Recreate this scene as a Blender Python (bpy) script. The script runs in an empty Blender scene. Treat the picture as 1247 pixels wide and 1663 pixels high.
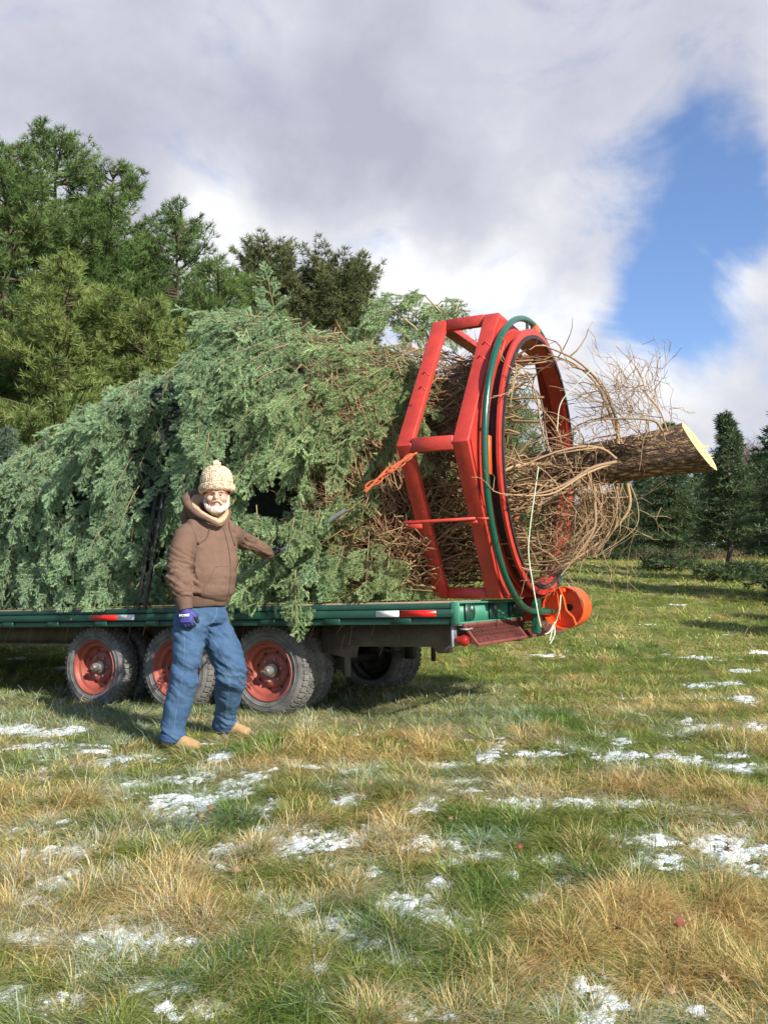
import bpy, math, random
import numpy as np
from mathutils import Vector, Matrix
from math import sin, cos, pi, radians
rng = np.random.default_rng(7)
random.seed(7)
SC = bpy.context.scene
COL = SC.collection

# ------------------------------------------------------------------ camera, sky, sun, exposure
F = 1371.0; CX, CY = 623.5, 831.5; PITCH = 0.0785; CAMZ = 1.12
cam = bpy.data.cameras.new('camera'); cam_o = bpy.data.objects.new('camera', cam); COL.objects.link(cam_o)
cam.sensor_fit = 'VERTICAL'; cam.sensor_height = 36.0; cam.lens = 36.0 * F / 1663.0
cam.clip_start = 0.05; cam.clip_end = 3000
cam_o.location = (0, 0, CAMZ); cam_o.rotation_euler = (pi / 2 + PITCH, 0, 0)
SC.camera = cam_o

def ray(px, py):
    x = (px - CX) / F; u = (CY - py) / F
    return np.array([x, cos(PITCH) - u * sin(PITCH), sin(PITCH) + u * cos(PITCH)])

def W(px, py, Y):
    d = ray(px, py); d = d * (Y / d[1]); return np.array([d[0], d[1], d[2] + CAMZ])

SUN = np.array([1.06, -1.16, 1.0]); SUN = SUN / np.linalg.norm(SUN)
SUN_EL = math.asin(SUN[2]); SUN_AZ = math.atan2(SUN[0], SUN[1])
sl = bpy.data.lights.new('sun', 'SUN'); sl.energy = 5.0; sl.angle = radians(0.53); sl.color = (1.0, 0.945, 0.86)
so = bpy.data.objects.new('sun', sl); COL.objects.link(so)
so.rotation_euler = Vector(SUN).to_track_quat('Z', 'Y').to_euler(); so.location = (20, -20, 25)

SC.view_settings.view_transform = 'Standard'; SC.view_settings.look = 'None'
SC.view_settings.exposure = 0.80; SC.view_settings.gamma = 1.0
SC.view_settings.use_curve_mapping = False

wd = bpy.data.worlds.new('World'); SC.world = wd; wd.use_nodes = True
NT = wd.node_tree; NT.nodes.clear()
def N(t, **kw):
    n = NT.nodes.new(t)
    for k, v in kw.items(): setattr(n, k, v)
    return n
def vm(op, a, b=None, s=None):
    n = N('ShaderNodeVectorMath', operation=op)
    for i, x in enumerate((a, b)):
        if x is None: continue
        if isinstance(x, (tuple, list, np.ndarray)): n.inputs[i].default_value = tuple(float(q) for q in x)
        else: NT.links.new(x, n.inputs[i])
    if s is not None: n.inputs['Scale'].default_value = s
    return n.outputs['Value'] if op in ('DOT_PRODUCT', 'LENGTH', 'DISTANCE') else n.outputs['Vector']
def mm(op, a, b=0.0, c=0.0, clamp=False):
    n = N('ShaderNodeMath', operation=op, use_clamp=clamp)
    for i, x in enumerate((a, b, c)):
        if isinstance(x, (int, float)): n.inputs[i].default_value = float(x)
        else: NT.links.new(x, n.inputs[i])
    return n.outputs[0]
def mixc(f, a, b):
    n = N('ShaderNodeMix', data_type='RGBA')
    for i, x in ((0, f), (6, a), (7, b)):
        if isinstance(x, (int, float)): n.inputs[i].default_value = x
        elif isinstance(x, tuple): n.inputs[i].default_value = x
        else: NT.links.new(x, n.inputs[i])
    return n.outputs[2]
tc = N('ShaderNodeTexCoord').outputs['Generated']
sky = N('ShaderNodeTexSky', sky_type='NISHITA'); sky.sun_disc = False
sky.sun_elevation = SUN_EL; sky.sun_rotation = SUN_AZ; sky.air_density = 1.0; sky.dust_density = 0.6; sky.ozone_density = 1.6
skyc = mixc(1.0, (0, 0, 0, 1), sky.outputs[0])
skys = N('ShaderNodeVectorMath', operation='SCALE'); NT.links.new(skyc, skys.inputs[0]); skys.inputs['Scale'].default_value = 0.095
sky_s = vm('MULTIPLY', skys.outputs[0], (0.95, 1.04, 1.25))
# wind-softened direction: a low-frequency warp so that cloud edges wander
nz = N('ShaderNodeTexNoise'); nz.inputs['Scale'].default_value = 3.2; nz.inputs['Detail'].default_value = 6; nz.inputs['Roughness'].default_value = 0.52
NT.links.new(tc, nz.inputs['Vector'])
wv = vm('SUBTRACT', nz.outputs['Color'], (0.5, 0.5, 0.5))
dirw = vm('ADD', tc, vm('SCALE', wv, s=0.30))
nz2 = N('ShaderNodeTexNoise'); nz2.inputs['Scale'].default_value = 9; nz2.inputs['Detail'].default_value = 7; nz2.inputs['Roughness'].default_value = 0.55
NT.links.new(vm('MULTIPLY', tc, (1.0, 1.0, 1.25)), nz2.inputs['Vector'])
fine = mm('SUBTRACT', nz2.outputs['Fac'], 0.5)
nz3 = N('ShaderNodeTexNoise'); nz3.inputs['Scale'].default_value = 4.5; nz3.inputs['Detail'].default_value = 8; nz3.inputs['Roughness'].default_value = 0.6; nz3.inputs['Distortion'].default_value = 0.8
NT.links.new(vm('MULTIPLY', tc, (1.0, 1.0, 1.9)), nz3.inputs['Vector'])
wisp = mm('SUBTRACT', nz3.outputs['Fac'], 0.5)
def blobs(lst, d, hard, grow=1.0):
    """soft union of round patches given by a sky direction (azimuth/height of a photo point) and a radius in px"""
    acc = None
    for px, py, r, k in lst:
        v = ray(px, py); v /= np.linalg.norm(v)
        dist = vm('DISTANCE', d, tuple(v))
        f = mm('MULTIPLY', mm('SUBTRACT', 1.0, mm('DIVIDE', dist, r * grow / F), clamp=False), k)
        f = mm('MAXIMUM', f, 0.0)
        acc = f if acc is None else mm('ADD', acc, f)
    return mm('MULTIPLY', acc, hard)
hole = blobs([(1095, 170, 90, .9), (1085, 250, 120, 1), (1060, 330, 120, .9), (1140, 300, 90, .6), (1030, 430, 100, .8), (1120, 400, 120, .8), (1100, 500, 130, 1.0),
              (1210, 380, 60, .5), (1190, 520, 100, .7), (1010, 510, 80, .7), (900, 420, 60, .4), (1600, 300, 300, .6), (1500, 500, 300, .6)], dirw, 1.0, 1.32)
cover = blobs([(1240, 170, 90, .8), (1215, 450, 80, 1.2), (985, 455, 60, .9), (1165, 370, 60, .8), (1040, 455, 45, .6), (1090, 640, 150, 1.0)], dirw, 1.0)
hm = mm('ADD', mm('SUBTRACT', hole, cover), mm('ADD', mm('MULTIPLY', fine, 1.0), mm('MULTIPLY', wisp, 3.2)))
hm = mm('MULTIPLY', mm('SUBTRACT', hm, 0.08), 0.68, clamp=True)
ss = N('ShaderNodeMapRange', interpolation_type='SMOOTHSTEP'); NT.links.new(hm, ss.inputs[0]); holef = ss.outputs[0]
dark = blobs([(350, 60, 420, .5), (520, 290, 190, .9), (700, 330, 150, .8), (620, 210, 200, .5), (250, 230, 170, .45), (900, 230, 150, .35), (1180, 40, 150, .5), (960, 60, 220, .4), (800, 60, 250, .35), (60, 100, 250, .4),
              (1160, 600, 60, .25)], dirw, 1.0)
bright = blobs([(840, 470, 110, .9), (650, 430, 170, .9), (330, 380, 120, .7), (420, 420, 120, .5), (960, 440, 100, .8), (1060, 575, 100, 1.0), (1190, 600, 120, .5), (1225, 450, 80, .6), (930, 190, 110, .3), (900, 560, 120, .5), (700, 480, 120, .6),
                (1000, 130, 100, .3)], dirw, 1.0)
sh = mm('ADD', mm('SUBTRACT', mm('MULTIPLY', bright, 0.62), mm('MULTIPLY', dark, 0.50)), mm('MULTIPLY', fine, 1.05))
sh = mm('ADD', sh, 0.58, clamp=True)
cr = N('ShaderNodeValToRGB'); NT.links.new(sh, cr.inputs[0])
e = cr.color_ramp.elements
e[0].position = 0.0; e[0].color = (0.285, 0.295, 0.355, 1); e[1].position = 1.0; e[1].color = (0.60, 0.605, 0.63, 1)
m_ = cr.color_ramp.elements.new(0.45); m_.color = (0.39, 0.397, 0.45, 1)
m_ = cr.color_ramp.elements.new(0.75); m_.color = (0.50, 0.503, 0.525, 1)
fwd = vm('DOT_PRODUCT', vm('NORMALIZE', dirw), (0.0, 0.962, 0.273))   # the cloud bank stands over the wood ahead; the unseen sky overhead and sunward is made clear to lower ambient light
clear = N('ShaderNodeMapRange', interpolation_type='SMOOTHSTEP'); clear.inputs[1].default_value = 0.74; clear.inputs[2].default_value = 0.48
clear.inputs[3].default_value = 0.0; clear.inputs[4].default_value = 0.92; NT.links.new(fwd, clear.inputs[0])
fin = mixc(mm('MAXIMUM', holef, clear.outputs[0]), cr.outputs[0], sky_s)
bg = N('ShaderNodeBackground'); bg.inputs['Strength'].default_value = 1.0; NT.links.new(fin, bg.inputs['Color'])
NT.links.new(bg.outputs[0], N('ShaderNodeOutputWorld').inputs[0])

# ------------------------------------------------------------------ helpers
def fastmesh(name, V, T=None, Q=None, col=None):
    V = np.asarray(V, np.float32); me = bpy.data.meshes.new(name)
    T = np.zeros((0, 3), np.int32) if T is None else np.asarray(T, np.int32)
    Q = np.zeros((0, 4), np.int32) if Q is None else np.asarray(Q, np.int32)
    me.vertices.add(len(V)); me.vertices.foreach_set('co', V.ravel())
    nl = T.size + Q.size; me.loops.add(nl)
    me.loops.foreach_set('vertex_index', np.concatenate([T.ravel(), Q.ravel()]).astype(np.int32))
    npol = len(T) + len(Q); me.polygons.add(npol)
    st = np.concatenate([np.arange(len(T)) * 3, T.size + np.arange(len(Q)) * 4]).astype(np.int32)
    me.polygons.foreach_set('loop_start', st)
    try: me.polygons.foreach_set('loop_total', np.concatenate([np.full(len(T), 3), np.full(len(Q), 4)]).astype(np.int32))
    except Exception: pass
    me.update(calc_edges=True)
    if col is not None:
        a = me.attributes.new('Col', 'FLOAT_COLOR', 'POINT'); c = np.ones((len(V), 4), np.float32); c[:, :3] = col[:, :3]
        a.data.foreach_set('color', c.ravel())
    return me

def link(name, me, mat=None, parent=None, smooth=False):
    o = bpy.data.objects.new(name, me); COL.objects.link(o)
    if mat is not None: me.materials.append(mat)
    if smooth: me.polygons.foreach_set('use_smooth', np.ones(len(me.polygons), bool))
    if parent is not None: o.parent = parent
    return o

def tag(o, label=None, cat=None, group=None, kind=None):
    if label: o['label'] = label
    if cat: o['category'] = cat
    if group: o['group'] = group
    if kind: o['kind'] = kind
    return o

def empty(name, loc=(0, 0, 0), rot=None):
    o = bpy.data.objects.new(name, None); COL.objects.link(o); o.empty_display_size = 0.1
    if rot is not None: o.matrix_world = Matrix.Translation(Vector(loc)) @ rot.to_4x4()
    else: o.location = loc
    return o

def nrm(v): v = np.asarray(v, float); return v / (np.linalg.norm(v) + 1e-12)

class G:
    def __init__(s): s.V = []; s.T = []; s.Q = []; s.C = []; s.n = 0
    def add(s, V, T=None, Q=None, col=None):
        V = np.asarray(V, float)
        if T is not None and len(T): s.T.append(np.asarray(T) + s.n)
        if Q is not None and len(Q): s.Q.append(np.asarray(Q) + s.n)
        s.V.append(V); s.n += len(V)
        s.C.append(np.tile(np.array(col if col is not None else (1, 1, 1), float)[:3], (len(V), 1)) if (col is None or np.ndim(col) == 1) else np.asarray(col))
        return s
    def box(s, lo, hi, bev=0.0, R=None, c0=(0, 0, 0)):
        lo = np.array(lo, float); hi = np.array(hi, float)
        lo, hi = np.minimum(lo, hi), np.maximum(lo, hi)
        b = min(bev, (hi - lo).min() * 0.45)
        if b <= 0:
            V = np.array([[x, y, z] for x in (lo[0], hi[0]) for y in (lo[1], hi[1]) for z in (lo[2], hi[2])])
            Q = [[0, 1, 3, 2], [4, 6, 7, 5], [0, 4, 5, 1], [2, 3, 7, 6], [0, 2, 6, 4], [1, 5, 7, 3]]; T = None
        else:
            V = []; idx = {}
            for i in (0, 1):
                for j in (0, 1):
                    for k in (0, 1):
                        for ax in range(3):
                            p = [lo[0] if i == 0 else hi[0], lo[1] if j == 0 else hi[1], lo[2] if k == 0 else hi[2]]
                            sg = (1 if i == 0 else -1, 1 if j == 0 else -1, 1 if k == 0 else -1)
                            for a in range(3):
                                if a != ax: p[a] += sg[a] * b
                            idx[(i, j, k, ax)] = len(V); V.append(p)
            V = np.array(V); Q = []; T = []
            c = ((0, 0), (1, 0), (1, 1), (0, 1))
            for s_ in (0, 1):
                Q.append([idx[(s_, a, b_, 0)] for a, b_ in c][::(1 if s_ else -1)])
                Q.append([idx[(a, s_, b_, 1)] for a, b_ in c][::(-1 if s_ else 1)])
                Q.append([idx[(a, b_, s_, 2)] for a, b_ in c][::(1 if s_ else -1)])
            for j in (0, 1):
                for k in (0, 1):
                    Q.append([idx[(0, j, k, 1)], idx[(1, j, k, 1)], idx[(1, j, k, 2)], idx[(0, j, k, 2)]])
                    Q.append([idx[(j, 0, k, 0)], idx[(j, 1, k, 0)], idx[(j, 1, k, 2)], idx[(j, 0, k, 2)]])
                    Q.append([idx[(j, k, 0, 0)], idx[(j, k, 1, 0)], idx[(j, k, 1, 1)], idx[(j, k, 0, 1)]])
            for i in (0, 1):
                for j in (0, 1):
                    for k in (0, 1): T.append([idx[(i, j, k, 0)], idx[(i, j, k, 1)], idx[(i, j, k, 2)]])
        if R is not None: V = V @ np.asarray(R).T + np.array(c0)
        return s.add(V, T, Q)
    def bar(s, a, b, wx, wy, up=(0, 0, 1), bev=0.004):
        """box-section bar from a to b; wx across, wy along the 'up' side"""
        a = np.array(a, float); b = np.array(b, float); d = b - a; L = np.linalg.norm(d); d /= L
        x = nrm(np.cross(d, up)); y = np.cross(x, d)
        return s.box((-wx / 2, -wy / 2, 0), (wx / 2, wy / 2, L), bev, np.stack([x, y, d], 1), a)
    def tube(s, P, R, n=10, cap=True, ell=None, col=None, up=None):
        P = np.asarray(P, float); m = len(P); R = np.broadcast_to(np.asarray(R, float), (m,)) if np.ndim(R) < 2 else np.asarray(R, float)
        T = np.gradient(P, axis=0); T /= np.linalg.norm(T, axis=1)[:, None] + 1e-12
        u = np.array(up, float) if up is not None else (np.array([0, 0, 1.]) if abs(T[0][2]) < .8 else np.array([1., 0, 0]))
        th = np.arange(n) / n * 2 * pi; V = []
        for i in range(m):
            u = u - T[i] * (u @ T[i]); u = nrm(u); w = np.cross(T[i], u)
            ra, rb = (R[i], R[i]) if R.ndim == 1 else R[i]
            V.append(P[i] + np.outer(np.cos(th) * ra, u) + np.outer(np.sin(th) * rb, w))
        V = np.concatenate(V); k = np.arange(n); k2 = (k + 1) % n; Q = []
        for i in range(m - 1): Q.append(np.stack([i * n + k, i * n + k2, (i + 1) * n + k2, (i + 1) * n + k], 1))
        Q = np.concatenate(Q); Tt = []
        if cap:
            V = np.concatenate([V, [P[0]], [P[-1]]]); a = m * n
            Tt = [[a, k2[j], k[j]] for j in range(n)] + [[a + 1, (m - 1) * n + k[j], (m - 1) * n + k2[j]] for j in range(n)]
        return s.add(V, Tt, Q, col)
    def lathe(s, prof, c, ax, n=48, closed=False):
        """prof: (radius, height along ax)"""
        ax = nrm(ax); u = nrm(np.cross(ax, (0, 0, 1) if abs(ax[2]) < .9 else (1, 0, 0))); w = np.cross(ax, u)
        th = np.arange(n) / n * 2 * pi; D = np.outer(np.cos(th), u) + np.outer(np.sin(th), w); V = []
        for r, h in prof: V.append(np.array(c) + D * r + ax * h)
        V = np.concatenate(V); m = len(prof); k = np.arange(n); k2 = (k + 1) % n; Q = []
        for i in range(m if closed else m - 1):
            j = (i + 1) % m; Q.append(np.stack([i * n + k, i * n + k2, j * n + k2, j * n + k], 1))
        return s.add(V, None, np.concatenate(Q))
    def prism(s, poly, fn, h0, h1):
        """poly 2-D points; fn(p2, h) -> xyz"""
        m = len(poly); V = [fn(p, h0) for p in poly] + [fn(p, h1) for p in poly]
        Q = [[i, (i + 1) % m, m + (i + 1) % m, m + i] for i in range(m)]
        ca = fn(np.mean(poly, axis=0), h0); cb = fn(np.mean(poly, axis=0), h1); V += [ca, cb]
        T = [[2 * m, (i + 1) % m, i] for i in range(m)] + [[2 * m + 1, m + i, m + (i + 1) % m] for i in range(m)]
        return s.add(V, T, Q)
    def arrays(s):
        V = np.concatenate(s.V); C = np.concatenate(s.C)
        T = np.concatenate(s.T) if s.T else None; Q = np.concatenate(s.Q) if s.Q else None
        return V, T, Q, C
    def build(s, name, mat, parent=None, off=(0, 0, 0), smooth=False, col=False, fix=True):
        V, T, Q, C = s.arrays()
        me = fastmesh(name, V - np.array(off), T, Q, C if col else None)
        if fix and len(V) < 60000:
            import bmesh
            b = bmesh.new(); b.from_mesh(me); bmesh.ops.recalc_face_normals(b, faces=b.faces); b.to_mesh(me); b.free()
        o = link(name, me, mat, parent, smooth)
        if smooth == 'auto' or smooth is True:
            try: me.set_sharp_from_angle(angle=radians(38))
            except Exception: pass
        return o

def hash2(ix, iy, seed):
    h = (ix.astype(np.int64) * 374761393 + iy.astype(np.int64) * 668265263 + seed * 1442695041) & 0xffffffff
    h = ((h ^ (h >> 13)) * 1274126177) & 0xffffffff
    return ((h ^ (h >> 16)) & 0xffff) / 65535.0
def vnoise(x, y, seed=0):
    ix = np.floor(x); iy = np.floor(y); fx = x - ix; fy = y - iy
    fx = fx * fx * (3 - 2 * fx); fy = fy * fy * (3 - 2 * fy)
    a = hash2(ix, iy, seed); b = hash2(ix + 1, iy, seed); c = hash2(ix, iy + 1, seed); d = hash2(ix + 1, iy + 1, seed)
    return (a * (1 - fx) + b * fx) * (1 - fy) + (c * (1 - fx) + d * fx) * fy
def fbm(x, y, oct=4, seed=0):
    s = 0; a = .5; t = 0
    for i in range(oct):
        s = s + a * vnoise(x * 2 ** i + 17 * i, y * 2 ** i - 9 * i, seed + i); t += a; a *= .55
    return s / t - 0.5

# ------------------------------------------------------------------ materials
def material(name):
    m = bpy.data.materials.new(name); m.use_nodes = True; nt = m.node_tree; nt.nodes.clear()
    out = nt.nodes.new('ShaderNodeOutputMaterial'); bs = nt.nodes.new('ShaderNodeBsdfPrincipled')
    nt.links.new(bs.outputs[0], out.inputs[0]); return m, nt, bs, out
def setspec(bs, v):
    if 'Specular IOR Level' in bs.inputs: bs.inputs['Specular IOR Level'].default_value = v
def painted(name, c, c2=None, rough=.45, scale=6, lo=.42, hi=.68, metal=0.0, bump=.15, bscale=60, spec=.5, coord='Object', stretch=(1, 1, 1), c3=None):
    m, nt, bs, out = material(name)
    tcn = nt.nodes.new('ShaderNodeTexCoord'); mp = nt.nodes.new('ShaderNodeMapping'); mp.inputs['Scale'].default_value = stretch
    nt.links.new(tcn.outputs[coord], mp.inputs[0])
    n1 = nt.nodes.new('ShaderNodeTexNoise'); n1.inputs['Scale'].default_value = scale; n1.inputs['Detail'].default_value = 8; n1.inputs['Roughness'].default_value = .62
    nt.links.new(mp.outputs[0], n1.inputs['Vector'])
    r = nt.nodes.new('ShaderNodeValToRGB'); r.color_ramp.elements[0].position = lo; r.color_ramp.elements[1].position = hi
    r.color_ramp.elements[0].color = (*c, 1); r.color_ramp.elements[1].color = (*(c2 or [q * .7 for q in c]), 1)
    if c3: q = r.color_ramp.elements.new(min(.99, hi + .08)); q.color = (*c3, 1)
    nt.links.new(n1.outputs['Fac'], r.inputs[0]); nt.links.new(r.outputs[0], bs.inputs['Base Color'])
    bs.inputs['Roughness'].default_value = rough; bs.inputs['Metallic'].default_value = metal; setspec(bs, spec)
    n2 = nt.nodes.new('ShaderNodeTexNoise'); n2.inputs['Scale'].default_value = bscale; n2.inputs['Detail'].default_value = 5
    nt.links.new(mp.outputs[0], n2.inputs['Vector'])
    b = nt.nodes.new('ShaderNodeBump'); b.inputs['Strength'].default_value = bump; b.inputs['Distance'].default_value = .01
    nt.links.new(n2.outputs['Fac'], b.inputs['Height']); nt.links.new(b.outputs[0], bs.inputs['Normal'])
    return m
def leafy(name, rough=.55, trans=.3, spec=.3, tint=(1, 1, 1)):
    m, nt, bs, out = material(name)
    at = nt.nodes.new('ShaderNodeAttribute'); at.attribute_name = 'Col'
    vmn = nt.nodes.new('ShaderNodeVectorMath'); vmn.operation = 'MULTIPLY'; vmn.inputs[1].default_value = tint
    nt.links.new(at.outputs['Color'], vmn.inputs[0])
    nt.links.new(vmn.outputs[0], bs.inputs['Base Color']); bs.inputs['Roughness'].default_value = rough; setspec(bs, spec)
    tr = nt.nodes.new('ShaderNodeBsdfTranslucent'); nt.links.new(vmn.outputs[0], tr.inputs['Color'])
    mx = nt.nodes.new('ShaderNodeMixShader'); mx.inputs[0].default_value = trans
    nt.links.new(bs.outputs[0], mx.inputs[1]); nt.links.new(tr.outputs[0], mx.inputs[2]); nt.links.new(mx.outputs[0], out.inputs[0])
    return m

M_red = painted('red_paint', (.46, .040, .024), (.36, .032, .020), rough=.45, scale=9, c3=(.20, .04, .028), lo=.42, hi=.64, bump=.15)
M_orange = painted('orange_paint', (.86, .10, .012), (.70, .075, .012), rough=.36, scale=7, bump=.05)
M_green = painted('green_paint', (.006, .040, .025), (.012, .058, .037), rough=.42, scale=8, c3=(.06, .12, .08), lo=.5, hi=.72, bump=.08)
M_green_sun = painted('green_paint_sunlit', (.035, .17, .105), (.05, .20, .13), rough=.5, scale=8, c3=(.10, .18, .13), bump=.08)  # same paint as green_paint; sunlight on the rear beam is put into its colour
M_hoop = painted('green_pipe', (.008, .075, .045), (.010, .09, .055), rough=.22, scale=4, bump=.02)
M_black = painted('black_rubber', (.012, .012, .014), (.03, .028, .026), rough=.7, scale=9)
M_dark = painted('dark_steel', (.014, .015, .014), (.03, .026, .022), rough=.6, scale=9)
M_chassis = painted('chassis_steel', (.10, .085, .07), (.05, .042, .036), rough=.8, scale=5, c3=(.03, .028, .025), bump=.3)
M_tyre = painted('tyre_rubber', (.16, .15, .135), (.075, .07, .064), rough=.85, scale=7, c3=(.22, .20, .175), lo=.40, hi=.62, bump=.35)
M_rim = painted('rim_red', (.27, .062, .040), (.19, .046, .034), rough=.5, scale=9, c3=(.16, .05, .035), lo=.48, hi=.70, bump=.15)
M_hub = painted('hub_steel', (.30, .28, .25), (.16, .14, .12), rough=.45, metal=.5, scale=14)
M_galv = painted('galvanised_steel', (.30, .31, .32), (.20, .21, .22), rough=.5, metal=.4, scale=14, bump=.1)
M_wood = painted('deck_wood', (.26, .19, .125), (.17, .12, .08), rough=.85, scale=3, stretch=(1.2, 14, 14), bump=.5, bscale=20)
M_tape_r = painted('tape_red', (.62, .012, .010), (.5, .014, .012), rough=.3, scale=20)
M_tape_w = painted('tape_white', (.72, .72, .72), (.6, .6, .58), rough=.3, scale=20)
M_lens = painted('lamp_lens', (.30, .015, .012), (.2, .012, .01), rough=.2, scale=10)
M_rust = painted('rust_orange', (.55, .11, .03), (.28, .07, .03), rough=.7, scale=30, bump=.4)
M_meshred = painted('grate_red', (.17, .035, .024), (.09, .028, .022), rough=.7, scale=16, bump=.3)
M_twine = painted('twine', (.62, .72, .50), (.5, .6, .4), rough=.8, scale=50)
M_twig = leafy('twig_bark', rough=.75, trans=.0, spec=.2)
M_fir = leafy('fir_needles', rough=.5, trans=.15, spec=.4)
M_pine = leafy('pine_needles', rough=.55, trans=.3, spec=.25)
M_grass = leafy('grass_blades', rough=.6, trans=.42, spec=.2)
M_core = painted('shaded_inner_needles', (.010, .015, .009), (.005, .007, .005), rough=.9, scale=14, bump=1.0, bscale=50)  # near-black: shade between the boughs is put into the needle colour

def bark_mat():
    m, nt, bs, out = material('bark')
    tcn = nt.nodes.new('ShaderNodeTexCoord')
    mp = nt.nodes.new('ShaderNodeMapping'); mp.inputs['Scale'].default_value = (9, 26, 26); nt.links.new(tcn.outputs['Object'], mp.inputs[0])
    v = nt.nodes.new('ShaderNodeTexVoronoi'); v.feature = 'DISTANCE_TO_EDGE'; v.inputs['Scale'].default_value = 1.0
    nz_ = nt.nodes.new('ShaderNodeTexNoise'); nz_.inputs['Scale'].default_value = 3; nz_.inputs['Detail'].default_value = 6
    nt.links.new(mp.outputs[0], nz_.inputs['Vector'])
    ad = nt.nodes.new('ShaderNodeVectorMath'); ad.operation = 'MULTIPLY_ADD'; ad.inputs[1].default_value = (1.1, 1.1, 1.1)
    nt.links.new(nz_.outputs['Color'], ad.inputs[0]); nt.links.new(mp.outputs[0], ad.inputs[2]); nt.links.new(ad.outputs[0], v.inputs['Vector'])
    r = nt.nodes.new('ShaderNodeValToRGB'); r.color_ramp.elements[0].position = 0.0; r.color_ramp.elements[0].color = (.030, .017, .010, 1)
    r.color_ramp.elements[1].position = .16; r.color_ramp.elements[1].color = (.30, .175, .09, 1)
    q = r.color_ramp.elements.new(.5); q.color = (.46, .30, .17, 1)
    nt.links.new(v.outputs['Distance'], r.inputs[0]); nt.links.new(r.outputs[0], bs.inputs['Base Color'])
    b = nt.nodes.new('ShaderNodeBump'); b.inputs['Strength'].default_value = 1.0; b.inputs['Distance'].default_value = .03
    r2 = nt.nodes.new('ShaderNodeMapRange'); r2.inputs[2].default_value = .3; nt.links.new(v.outputs['Distance'], r2.inputs[0])
    nt.links.new(r2.outputs[0], b.inputs['Height']); nt.links.new(b.outputs[0], bs.inputs['Normal'])
    bs.inputs['Roughness'].default_value = .9
    return m
M_bark = bark_mat()
M_ptrunk = painted('pine_trunk', (.09, .062, .045), (.05, .036, .028), rough=.9, scale=4, bump=.6)
def cut_mat():
    m, nt, bs, out = material('cut_wood')
    tcn = nt.nodes.new('ShaderNodeTexCoord'); sp = nt.nodes.new('ShaderNodeSeparateXYZ'); nt.links.new(tcn.outputs['Object'], sp.inputs[0])
    w = nt.nodes.new('ShaderNodeTexWave'); w.wave_type = 'RINGS'; w.rings_direction = 'X'; w.inputs['Scale'].default_value = 26; w.inputs['Distortion'].default_value = 2.0; w.inputs['Detail'].default_value = 3
    nt.links.new(tcn.outputs['Object'], w.inputs['Vector'])
    r = nt.nodes.new('ShaderNodeValToRGB'); r.color_ramp.elements[0].color = (.42, .25, .09, 1); r.color_ramp.elements[1].color = (.72, .50, .24, 1)
    nt.links.new(w.outputs['Fac'], r.inputs[0]); nt.links.new(r.outputs[0], bs.inputs['Base Color']); bs.inputs['Roughness'].default_value = .75
    return m
M_cut = cut_mat()

# ------------------------------------------------------------------ ground
_ty = np.linspace(-60, 400, 4601)
_tz = np.interp(_ty, [-60, -5, 0, 3, 5.6, 7, 10.5, 22, 40, 90, 400], [-1.5, -.55, -.36, -.20, .045, 0.01, 0.03, 1.16, 2.26, 4.0, 8.0])
_k = np.exp(-.5 * (np.arange(-120, 121) / 9.) ** 2); _k /= _k.sum()
_tz = np.convolve(np.pad(_tz, 120, mode='edge'), _k, 'valid')
def gh(x, y, detail=True):
    x = np.asarray(x, float); y = np.asarray(y, float)
    z = np.interp(y, _ty, _tz) + .016 * np.clip(x, -6, 0) * np.clip((14 - y) / 6, 0, 1)
    z = z + .05 * fbm(x * .7, y * .7, 3, 5) * np.clip((np.hypot(x, y) + 2) / 6, 0, 1)
    if detail: z = z + .035 * fbm(x * 4.2, y * 4.2, 3, 9)
    return z
def gpt(px, py):
    d = ray(px, py); t = 1.0
    for i in range(4000):
        p = d * t
        if p[2] + CAMZ < gh(p[0], p[1], False): break
        t *= 1.004
    return p[0], p[1]
def gY(px, Y): return (px - CX) / F * Y * 1.0

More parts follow.
